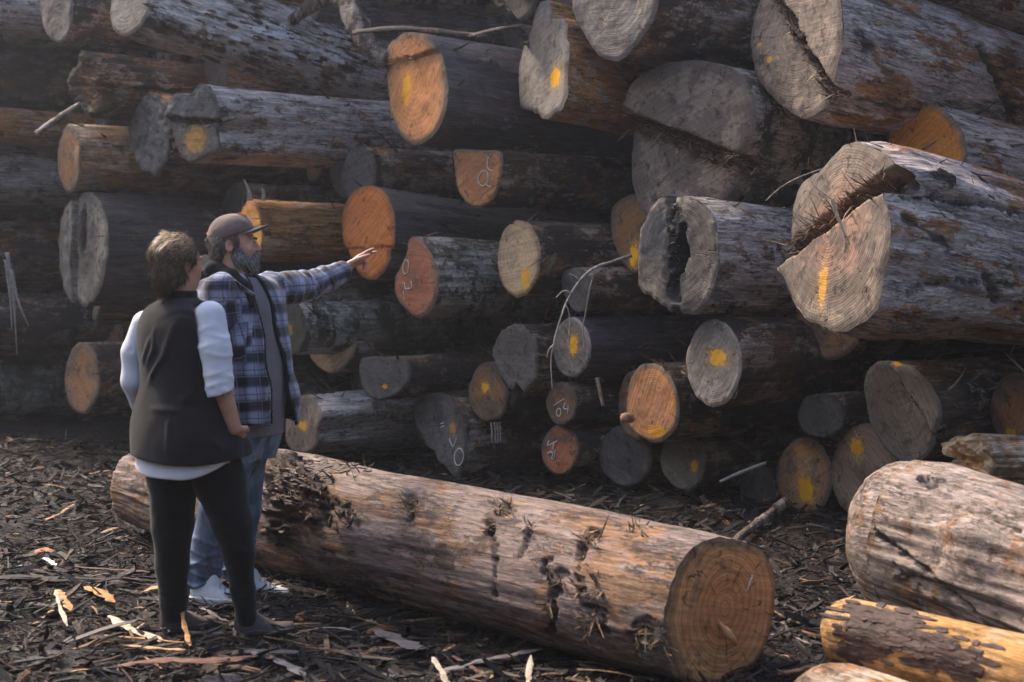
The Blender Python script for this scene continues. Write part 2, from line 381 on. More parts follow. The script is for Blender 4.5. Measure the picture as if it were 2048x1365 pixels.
    by_ = c0[0]+rb*ct+bend[:, 0]; bz_ = c0[1]+rb*st+bend[:, 1]
    yy0 = c0[0]+np.tile(rf, NX)*ct; zz0 = c0[1]+np.tile(rf, NX)*st
    fx = np.tile(ky*(c0[0]+rf*np.cos(th))+relief(c0[0]+rf*np.cos(th), c0[1]+rf*np.sin(th)), NX)
    bx_ = XX+fx*np.exp(-XX/.35)+.010
    if roundend: bx_ = bx_+roundend
    bv = np.stack([bx_, by_, bz_], 1)
    for (lx, lth, lr, lh) in lumps:
        da = np.abs((TH-lth+math.pi) % (2*math.pi)-math.pi)*rm
        f = lh*np.exp(-((XX-lx)**2+da**2)/(lr*lr))
        bv[:, 1] += f*ct; bv[:, 2] += f*st
    bq = np.concatenate([np.stack([k*NA+i0, (k+1)*NA+i0, (k+1)*NA+i1, k*NA+i1], 1) for k in range(NX-1)])
    bv = np.concatenate([bv, [[bv[-NA:, 0].mean(), bv[-NA:, 1].mean(), bv[-NA:, 2].mean()]]])
    e = (NX-1)*NA
    btri = np.stack([e+i0, np.full(NA, len(bv)-1), e+i1], 1)
    scar = np.zeros(len(bv))
    if scars:
        from mathutils.bvhtree import BVHTree
        Mw = np.array(M); wv = bv @ Mw[:3, :3].T+Mw[:3, 3]
        bvh = BVHTree.FromPolygons(wv.tolist(), bq.tolist())
        for (pl, wd, dp) in scars:
            pts = []
            for a, b in zip(pl[:-1], pl[1:]):
                for k in range(10):
                    px, py = a[0]+(b[0]-a[0])*k/10, a[1]+(b[1]-a[1])*k/10
                    hit = bvh.ray_cast(Vector((0, 0, EYE)), Vector(((px-CX)/FPX, 1, (HY-py)/FPX)))[0]
                    if hit: pts.append((Mi @ hit)[:])
            if not pts: continue
            pts = np.array(pts); dm = np.full(len(bv), 9.)
            for p in pts: dm = np.minimum(dm, np.sqrt(((bv-p)**2*[.8, 1, 1]).sum(1)))
            dm = dm+wd*.9*fbm(bv*[14, 30, 30], seed+11, 3)
            s_ = sstep(wd, wd*.45, dm); scar = np.maximum(scar, s_)
            cth = np.arctan2(bv[:, 2]-c0[1], bv[:, 1]-c0[0]); jag = dp*(1+.8*fbm(bv*[20, 60, 60], seed+12, 3))*s_
            bv[:, 1] -= jag*np.cos(cth); bv[:, 2] -= jag*np.sin(cth)
    body_mat = body if not isinstance(body, str) else WM[body]
    root = mesh_np(name, bv, [bq, btri], body_mat, True, attrs={'scar': scar} if scars else None)
    root.matrix_world = M
    if label: root['label'] = label
    root['category'] = cat
    if group: root['group'] = group
    # paint and cut end
    pp = []
    for (px, py, rx, ry, op, *pc) in paint:
        u = pj((px, py)); pp.append((u[0], u[1], abs(pj((px+rx, py))[0]-u[0])+.004, ry*D/FPX, op, pc[0] if pc else (.80, .38, .02)))
    if isinstance(face, str):
        kw = dict(FM[face]); kw.update(fkw or {})
        fm = face_mat('cut_end_'+face, paint=pp, c0=c0, seed=seed % 50, sawdir=rd.uniform(-1.2, 1.2), **kw)
    else: fm = face
    cap = mesh_np('cut_end', cv, [tri, qd], fm, True, root, {'rho': np.concatenate([[0], np.repeat(fr, NA)])})
    def onface(px, py, lift=.003):
        u = pj((px, py)); x = ky*u[0]+relief(np.array([u[0]]), np.array([u[1]]))[0]
        return Vector((x-lift, u[0], u[1]))
    # chalk
    for stroke in chalk:
        if isinstance(stroke, tuple):   # ellipse cx cy rx ry rot
            ex, ey, a, b, ro = stroke
            stroke = [(ex+a*math.cos(k*.5)*math.cos(ro)-b*math.sin(k*.5)*math.sin(ro), ey+a*math.cos(k*.5)*math.sin(ro)+b*math.sin(k*.5)*math.cos(ro)) for k in range(14)]
        tube('chalk_mark', [onface(a, b, .004) for a, b in stroke], (.0035, .0030), M_CHALK, root, 5, .35, seed)
    # splinters along broken hinges
    for (a, d, ln, nrm, s) in steps:
        it = []
        for k in range(s.get('n', 60)):
            l_ = rd.random()*ln; w_ = -rd.random()*s.get('w', .04); p = a+d*l_+nrm*w_
            x = ky*p[0]+relief(np.array([p[0]]), np.array([p[1]]))[0]
            it.append(((x+.01, p[0], p[1]), (-1, rd.gauss(0, .55), rd.gauss(-.15, .55)), rd.uniform(.03, .12)*s.get('len', 1), rd.uniform(.003, .012)))
        if it:
            spikes('torn_fibres', it, M_FIB, root, seed, .35)
            spikes('pale_splinters', it[:max(4, len(it)//7)], M_FIBL, root, seed+3, .5)
    LOGOBJ[key] = (root, M, c0, rm, bq)
    return root

def hit_log(key, px, py):
    from mathutils.bvhtree import BVHTree
    o, M = LOGOBJ[key][0], LOGOBJ[key][1]
    c = LOGOBJ[key]
    if len(c) == 5:
        n = len(o.data.vertices); co = np.empty(n*3, np.float32); o.data.vertices.foreach_get('co', co)
        c = c+(BVHTree.FromPolygons(co.reshape(-1, 3).tolist(), c[4].tolist()),); LOGOBJ[key] = c
    Mi = M.inverted(); r = c[5].ray_cast(Mi @ Vector((0, 0, EYE)), Mi.to_3x3() @ Vector(((px-CX)/FPX, 1, (HY-py)/FPX)))
    return r[0], r[1]     # in the log's own frame
# ---------------------------------------------------------------- the stacked logs
def E(cx, cy, rx, ry, n=14, j=0.03, seed=0):
    rd = random.Random(seed+int(cx*7+cy)); o = []
    for k in range(n):
        a = 2*math.pi*k/n; f = 1+rd.uniform(-j, j); o.append((cx+rx*f*math.cos(a), cy+ry*f*math.sin(a)))
    return o
PILE = 'logs stacked in the pile'
def S(key, o, D, label, shred=80, **k):
    root = make_log(key, o, D, label=label, group=PILE, **k)
    rm, c0 = LOGOBJ[key][3], LOGOBJ[key][2]; rd = random.Random(len(label)*7+len(o)); it = []
    co = np.empty(len(root.data.vertices)*3, np.float32); root.data.vertices.foreach_get('co', co); co = co.reshape(-1, 3)
    top = np.where((co[:, 0] < 2.6) & (co[:, 0] > .03) & (np.abs(np.arctan2(co[:, 1]-c0[0], co[:, 2]-c0[1])) < 1.5))[0]
    for q in range(shred):
        p = co[rd.choice(top)]; n_ = Vector((0, p[1]-c0[0], p[2]-c0[1])).normalized()
        it.append((Vector(p)-n_*.004, Vector((rd.choice((-1, 1))*rd.uniform(.3, 1.5), rd.gauss(0, .5), rd.gauss(0, .4)))+n_*rd.uniform(.0, .35), rd.uniform(.03, .12)*rd.choice((1, 1, 2.2)), rd.uniform(.004, .020)))
    spikes('loose_bark', it, M_SHRED[rd.random() < .4], root, 3, .25)
    edge = []
    for q in range(10):
        a = rd.uniform(-3.14, 3.14); edge.append(((.01, c0[0]+rm*.97*math.cos(a), c0[1]+rm*.97*math.sin(a)), (-.4, rd.gauss(0, .5)+math.cos(a), rd.gauss(-.5, .5)+math.sin(a)), rd.uniform(.02, .07), rd.uniform(.002, .006)))
    spikes('edge_fibres', edge, M_FIB, root, 5, .5)
M_SHRED = (plain_mat('loose_dark_bark', (.070, .047, .036), .75, .5, 40, .005), plain_mat('loose_brown_bark', (.22, .14, .095), .8, .5, 40, .005))
S('a1', [(95,-40),(128,-30),(143,0),(142,45),(133,75),(118,86),(98,78),(84,50),(78,10),(82,-20)], 12.05, 'pale grey rounded log end at the top edge of the pile, far left', yaw=57, face='grey', body='brown')
S('a2', [(262,-95),(290,-50),(296,15),(278,55),(252,72),(232,66),(220,40),(222,-10),(238,-65)], 10.95, 'huge weathered log with white lichen patches sloping down right across the upper left', yaw=60, pitch=13, tp=.02, face='dgrey', body='weather', wob=.14, flare=.1, res=(200, 160), scars=[([(330,60),(420,95),(560,140)],.025,.025), ([(480,20),(560,50),(640,90),(720,140)],.02,.03), ([(600,110),(640,120)],.06,.02), ([(700,110),(760,140)],.03,.03)],
  lumps=[(2.6,1.0,.3,.10),(3.6,1.6,.35,.12),(1.2,.3,.3,.06)])
S('a3', [(165,108),(190,112),(205,140),(212,180),(205,215),(190,232),(172,228),(155,205),(148,165),(152,130)], 11.84, 'brown log with a shattered splintered end below the sloping lichen log', face='brownd', body='brown', rough=.06, rag=.1,
  step=[dict(a=(205,125),b=(200,230),hi=(160,170),h=.02,w=.10,n=70,len=1.6)])
S('a4', E(137,318,23,68), 11.97, 'tan log whose narrow brown end shows left of the ragged grey log', face='brown', body='tan')
S('a5', [(310,188),(332,205),(340,240),(338,290),(325,335),(308,352),(290,345),(272,322),(260,290),(262,240),(276,205),(292,190)], 11.7, 'blue-grey log with a deeply cracked ragged end, left of the yellow marked ragged one', face='dgrey', body='brown', fkw=dict(heart=(.2,.185,.175), sap=(.2,.185,.175), grey=(.12,.11,.105)), rag=.04, rough=.015)
S('a6', [(402,172),(428,172),(440,200),(444,235),(436,262),(438,300),(412,312),(388,326),(368,322),(352,300),(344,262),(336,232),(348,200),(362,186),(382,190)], 10.7, 'long split log with a ragged grey end dusted with dull yellow paint', face='dgrey', body='weather', fkw=dict(heart=(.19,.175,.165), sap=(.19,.175,.165), grey=(.12,.11,.105)), rag=.03, rough=.012, paint=[(390,278,20,26,.55)],
  step=[dict(a=(345,236),b=(440,240),hi=(390,200),h=.03,w=.05,n=50,len=1.2)])
S('a7', [(170,384),(190,392),(208,425),(216,480),(212,530),(200,575),(178,610),(158,611),(136,585),(124,535),(122,480),(130,430),(146,405)], 11.87, 'dark log with a pale grey rotted hollow end, left of the woman', face='cream', body='slick', rag=.03, rough=.008, fkw=dict(heart=(.16,.14,.12), sap=(.34,.31,.26), grey=(.15,.13,.11)), paint=[(166,465,9,48,.9,(.05,.042,.035))], hollow=[(168,455,7,38,.08)],
  step=[dict(a=(150,420),b=(150,525),hi=(130,470),h=.03,w=.07,n=40)])
S('a8', E(500,462,26,62), 10.94, 'orange-brown log just behind the peak of the man\'s cap', face='bright', body='orange', fkw=dict(heart=(.62,.30,.08), sap=(.60,.30,.09)), knots=[(510,400)])
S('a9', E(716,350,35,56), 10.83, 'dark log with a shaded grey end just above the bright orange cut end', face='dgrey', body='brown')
S('a10', [(425,105),(440,110),(452,140),(455,175),(450,205),(435,220),(415,212),(402,180),(400,145),(410,118)], 12.1, 'short pale log squeezed under the sloping lichen log', face='dgrey', body='pale')
S('b1', [(838,63),(866,78),(885,118),(893,165),(889,225),(868,268),(832,290),(800,272),(780,225),(777,195),(773,160),(775,110),(792,82),(812,68)], 10.13, 'thick smooth dark log with an orange cut end and a streak of yellow paint', pitch=4, scars=[([(981,130),(990,134)],.035,-.02)], face='orange', body='slick', paint=[(812,178,8,30,.9)],
  step=[dict(a=(779,128),b=(885,100),hi=(830,80),h=.03,w=.006,n=4)])
S('b2', [(1083,2),(1098,5),(1104,35),(1128,38),(1133,75),(1139,105),(1134,140),(1132,190),(1115,222),(1088,238),(1070,225),(1042,215),(1036,185),(1035,150),(1042,105),(1058,65),(1070,25)], 9.63, 'log with a tall narrow grey end and a bright yellow paint spot', pitch=5, face='grey', body='orange', rag=.03, paint=[(1111,155,10,18,1.)])
S('b3', [(1180,-90),(1240,-110),(1295,-85),(1318,-30),(1312,20),(1290,65),(1258,105),(1228,123),(1195,110),(1170,75),(1150,40),(1143,0),(1155,-50)], 9.07, 'plain grey log end at the top edge, right of the narrow yellow spotted one', pitch=2, face='grey', body='dark')
S('b4', [(1640,-75),(1680,-40),(1698,20),(1700,80),(1690,140),(1678,182),(1660,190),(1655,210),(1615,236),(1580,225),(1540,190),(1510,150),(1500,90),(1510,20),(1540,-40),(1590,-72)], 8.46, 'great log at the upper right, its stepped grey end crossed by torn fibres', pitch=7, tp=-.045, res=(180, 180), scars=[([(1962,95),(1990,150),(2010,190),(2025,240)],.035,.02), ([(1720,60),(1735,90)],.05,.006), ([(1720,200),(1780,215),(1840,225)],.03,.01)], face='cream', body='pale', paint=[(1540,120,5,7,.5),(1519,90,4,4,.6)], flare=.04, wob=.07,
  step=[dict(a=(1556,-40),b=(1684,184),hi=(1670,60),h=.07,w=.09,n=420,len=.9,dig=.05)])
S('b5', E(1850,312,82,108), 8.44, 'log with an orange-brown end half hidden behind the huge split log', pitch=7, tp=-.03, face='brown', body='pale', fkw=dict(heart=(.62,.235,.05), sap=(.56,.21,.045), stain=.15))
S('b6', [(1350,135),(1420,126),(1490,140),(1528,180),(1540,230),(1534,275),(1510,310),(1488,345),(1450,395),(1400,430),(1330,452),(1290,432),(1268,390),(1260,335),(1262,295),(1268,245),(1280,200),(1300,165)], 9.06, 'massive log above the hollow log, its ringed grey end crossed by torn fibres', pitch=3, face='cream', body='moss', fkw=dict(heart=(.27,.21,.165)),
  step=[dict(a=(1268,222),b=(1520,318),hi=(1450,200),h=.13,w=.13,n=520,len=1.2,dig=.06)])
S('c1', [(1712,285),(1755,300),(1785,325),(1796,352),(1790,395),(1806,440),(1806,500),(1795,555),(1780,620),(1752,648),(1715,666),(1678,658),(1640,640),(1612,605),(1592,560),(1574,532),(1580,470),(1585,410),(1605,365),(1640,340),(1665,312),(1688,290)], 7.45, 'huge split log jutting out at the right with a torn step across its ringed end', pitch=6, tp=-.055, res=(200, 200), scars=[([(1792,392),(1880,398),(1960,408),(2045,425)],.022,.03), ([(1812,440),(1870,470),(1900,500)],.03,.012), ([(1830,580),(1900,560),(2040,575)],.02,.012), ([(1880,350),(1895,362)],.05,-.02), ([(1980,560),(1995,600)],.05,.015)], face='cream', body='pale', flare=.06, wob=.09, paint=[(1672,575,7,40,.6)],
  fkw=dict(heart=(.30,.175,.125)), step=[dict(a=(1574,540),b=(1780,395),hi=(1700,560),h=.10,w=.15,n=480,len=1.4,dig=.14)])
S('c2', [(1345,393),(1385,398),(1420,425),(1435,475),(1436,530),(1425,575),(1412,612),(1385,628),(1345,622),(1318,600),(1285,578),(1278,530),(1282,470),(1298,430),(1315,403)], 8.55, 'hollow log with a black rotten heart, left of the huge split log', pitch=2, tp=-.02, face='rot', body='grey', rag=.02, rough=.006, fkw=dict(heart=(.10,.09,.085), sap=(.17,.145,.12)), paint=[(1352,500,22,85,1.,(.018,.016,.018)),(1312,470,26,60,.9,(.045,.045,.055)),(1360,600,30,30,.8,(.06,.055,.05))], hollow=[(1362,495,12,50,.28),(1348,585,9,22,.06)],
  step=[dict(a=(1340,415),b=(1350,610),hi=(1295,500),h=.02,w=.05,n=50,len=.5,dig=.02)])
S('c3', [(1255,390),(1285,400),(1305,450),(1300,520),(1270,548),(1240,520),(1222,475),(1222,420)], 9.54, 'dark brown log end with yellow paint peeking out left of the hollow log', face='brownd', body='dark', paint=[(1268,510,8,24,1.)])
S('c4', [(1655,560),(1700,575),(1728,620),(1722,670),(1700,702),(1668,720),(1638,718),(1610,690),(1592,650),(1590,610),(1610,575)], 8.57, 'orange-brown log end tucked under the huge split log', face='brown', body='dark')
S('d1', [(908,300),(955,301),(1000,305),(1002,345),(992,385),(975,408),(950,416),(928,403),(912,375),(907,335)], 9.87, 'orange log end with a flat top and a chalk mark, left of centre', face='orange', body='dark', fkw=dict(heart=(.50,.21,.09)),
  chalk=[(968,357,10.5,15,.15), [(981,309),(976,320),(975,330),(977,338),(982,341),(986,342)], [(975,370),(980,374),(984,372)]])
S('d2', [(742,372),(768,382),(786,415),(792,455),(790,495),(780,500),(775,530),(755,555),(738,560),(715,545),(695,505),(686,460),(690,415),(712,380)], 10.52, 'bright orange cut log end behind the man\'s outstretched hand', pitch=5, face='bright', body='slick',
  step=[dict(a=(700,500),b=(792,494),hi=(740,440),h=.015,w=.004,n=0)])
S('d3', [(826,474),(845,484),(862,510),(874,545),(873,585),(860,620),(838,636),(812,622),(792,595),(787,560),(798,535),(812,505),(816,482)], 10.08, 'red-brown log end with chalk figures, right of the man\'s hand', pitch=1, face='red', body='moss', rag=.02,
  chalk=[(812,534,5,14,.1), [(822,562),(823,575),(813,578),(810,566),(806,568)], [(808,583),(809,590)], [(809,595),(810,600)]])
S('d4', [(1040,442),(1062,455),(1077,490),(1078,530),(1066,570),(1045,594),(1020,590),(1000,565),(993,525),(998,480),(1015,450)], 9.7, 'pale tan oval log end with a yellow smear at its lower edge', face='tan', body='dark', paint=[(1052,558,7,20,.9)], rag=.02)
S('d5', E(585,658,26,52), 10.72, 'mossy dark log running right from behind the man\'s jacket', face='dgrey', body='moss', fkw=dict(heart=(.05,.055,.035), sap=(.06,.06,.04)), paint=[(580,660,5,12,.35)])
S('d6', [(615,680),(660,672),(706,680),(705,712),(685,735),(663,748),(638,736),(617,712)], 10.95, 'tan log end of which only the underside shows below the mossy log', face='tan', body='dark')
S('d7', [(598,795),(620,793),(635,812),(643,832),(636,860),(632,890),(616,906),(590,905),(572,890),(569,855),(575,820)], 10.67, 'angular pale grey log end with a faded yellow spot, low beside the man', face='cream', body='grey', ky=.1, paint=[(606,853,8,9,.7)])
S('d8', E(163,758,36,72), 11.89, 'lone brown oval log end low in the dark left part of the pile', face='brown', body='dark')
S('d9', [(720,720),(770,715),(815,725),(815,765),(790,790),(750,800),(722,775)], 10.28, 'almost black log end with a tiny yellow dot under the mossy log', face='dgrey', body='dark', paint=[(770,773,3,4,1.)])
S('e1', [(1135,540),(1160,537),(1176,560),(1178,595),(1165,625),(1145,620),(1125,585),(1122,555)], 9.47, 'small grey log end behind the dangling twig', face='dgrey', body='brown')
S('e2', E(1141,695,38,60), 9.44, 'cracked grey log end with a slanting yellow streak under the dangling twig', face='grey', body='slick', fkw=dict(heart=(.19,.155,.14), sap=(.19,.16,.14), rim=(.32,.29,.26)), paint=[(1147,690,7,20,1.)])
S('e3', [(1010,655),(1040,650),(1068,675),(1075,715),(1072,755),(1050,785),(1035,770),(1022,782),(1005,765),(992,735),(985,695)], 9.69, 'charcoal grey log end with a jagged lower edge beside the yellow spotted brown one', face='dgrey', body='dark', rag=.05)
S('e4', E(975,785,40,60), 9.98, 'brown log end with one small bright yellow blotch, below the charcoal jagged one', face='brownd', body='dark', paint=[(972,775,6,10,1.)])
S('e5', E(1122,808,31,44), 9.53, 'small log end chalked with two figures below the cracked one with the yellow streak', face='brownd', body='dark',
  chalk=[(1119,825,4.4,8,.1), [(1131,807),(1129,817),(1138,818)], [(1138,812),(1137,828)], [(1109,812),(1119,805),(1130,798)]])
S('e6', [(880,785),(912,795),(935,835),(945,885),(940,930),(922,962),(905,950),(885,925),(860,900),(845,860),(838,820),(852,793)], 10.25, 'dark grey log end with chalk scribbles and a broken black lower side', face='dgrey', body='dark', paint=[(917,855,5,12,.45)], fkw=dict(heart=(.15,.13,.12)),
  step=[dict(a=(850,865),b=(915,955),hi=(920,850),h=.05,w=.09,n=50)],
  chalk=[[(894,847),(901,845)], [(894,854),(902,851)], [(912,876),(919,893),(926,876)], (931,913,9,17,.1)])
S('e7', E(1119,900,39,50), 9.61, 'reddish log end low in the pile with chalk figures on its left side', face='red', body='dark', fkw=dict(rim=(.07,.055,.045), grey=(.10,.07,.05), stain=.5),
  chalk=[[(1099,881),(1097,891),(1107,886),(1115,882)], [(1109,886),(1107,899)], [(1097,909),(1102,904),(1107,908),(1104,917),(1109,917),(1111,901)]])
S('e8', [(1300,727),(1328,738),(1350,775),(1356,815),(1350,855),(1320,884),(1290,880),(1262,860),(1250,820),(1256,770),(1275,735)], 8.9, 'orange log end with coarse saw ridges and yellow paint at the bottom', face='orange', body='dark', paint=[(1312,862,16,12,.8)], fkw=dict(saw=1.0, heart=(.52,.24,.11)))
S('e9', E(1427,726,55,86), 8.45, 'clean oval grey log end with a round yellow blotch, right of the orange sawn one', face='grey', body='dark', fkw=dict(rim=(.30,.26,.22), heart=(.23,.195,.165), sap=(.23,.195,.17)), paint=[(1434,715,17,15,.9)])
S('e10', [(1325,888),(1360,880),(1398,890),(1410,915),(1405,950),(1385,980),(1360,980),(1338,965),(1320,935)], 9.17, 'greenish grey log end with yellow at its right edge, under the orange sawn one', face='grey', body='dark', paint=[(1390,933,6,11,1.)], fkw=dict(heart=(.17,.145,.105), sap=(.17,.15,.11)))
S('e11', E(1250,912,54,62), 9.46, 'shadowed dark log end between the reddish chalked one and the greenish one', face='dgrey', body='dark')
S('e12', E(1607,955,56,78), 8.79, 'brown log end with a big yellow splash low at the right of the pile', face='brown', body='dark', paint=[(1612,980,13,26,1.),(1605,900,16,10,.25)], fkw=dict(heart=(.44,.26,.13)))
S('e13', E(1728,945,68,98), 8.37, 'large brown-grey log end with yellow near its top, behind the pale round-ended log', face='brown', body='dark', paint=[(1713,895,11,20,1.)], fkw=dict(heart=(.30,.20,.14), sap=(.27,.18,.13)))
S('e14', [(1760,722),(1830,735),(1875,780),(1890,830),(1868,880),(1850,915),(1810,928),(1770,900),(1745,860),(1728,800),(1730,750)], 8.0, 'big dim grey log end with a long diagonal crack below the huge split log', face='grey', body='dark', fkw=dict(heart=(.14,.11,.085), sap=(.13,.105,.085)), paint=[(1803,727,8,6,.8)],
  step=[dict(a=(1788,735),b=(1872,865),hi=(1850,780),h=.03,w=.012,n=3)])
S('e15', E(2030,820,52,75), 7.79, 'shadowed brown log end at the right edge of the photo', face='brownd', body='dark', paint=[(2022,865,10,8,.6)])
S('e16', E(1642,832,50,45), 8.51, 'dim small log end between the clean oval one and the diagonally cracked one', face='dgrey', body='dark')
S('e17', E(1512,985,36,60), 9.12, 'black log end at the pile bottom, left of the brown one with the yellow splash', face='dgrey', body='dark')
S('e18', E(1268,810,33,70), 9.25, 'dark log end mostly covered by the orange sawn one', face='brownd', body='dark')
S('l0', E(-120,245,20,38), 12.82, 'splintered log with torn orange wood at the left edge of the photo', body='orange', face='brown')
S('l1', E(-170,345,26,66), 13.0, 'broad blue-grey weathered log coming in from the left edge', body='grey', face='grey')
S('l2', E(-220,500,26,62), 13.19, 'dull brown log coming in from the left edge beside the hollow pale end', body='brown', face='brown')
S('l3', E(-90,5,26,60), 12.71, 'grey log in the top left corner of the photo', body='weather', face='grey')
S('l4', E(-190,150,26,62), 13.08, 'dark brown log at the left edge below the top left corner', body='dark', face='brownd')
S('l5', E(-160,655,26,62), 12.97, 'nearly black log at the left edge above the lone brown oval end', body='dark', face='brownd')
S('l6', E(-200,790,26,55), 13.11, 'dark mossy log low at the left edge of the photo', body='moss', face='brownd')
S('t1', E(600,-30,45,85), 11.7, 'smooth blue-grey log along the top edge above the orange and yellow marked end', body='blue', face='grey', pitch=3)
S('t2', E(380,-75,25,50), 11.28, 'reddish log lying on top of the sloping lichen log', body='orange', face='brown', pitch=8)
S('t3', E(1760,-130,75,110), 8.74, 'grey log in the top right corner of the photo', body='weather', face='grey', pitch=7)
S('t4', E(1330,-190,50,80), 9.14, 'log above the photo resting on the plain grey end', body='dark', face='grey')
S('t5', E(900,-180,50,85), 9.99, 'log above the photo resting on the smooth blue-grey one', body='dark', face='grey')

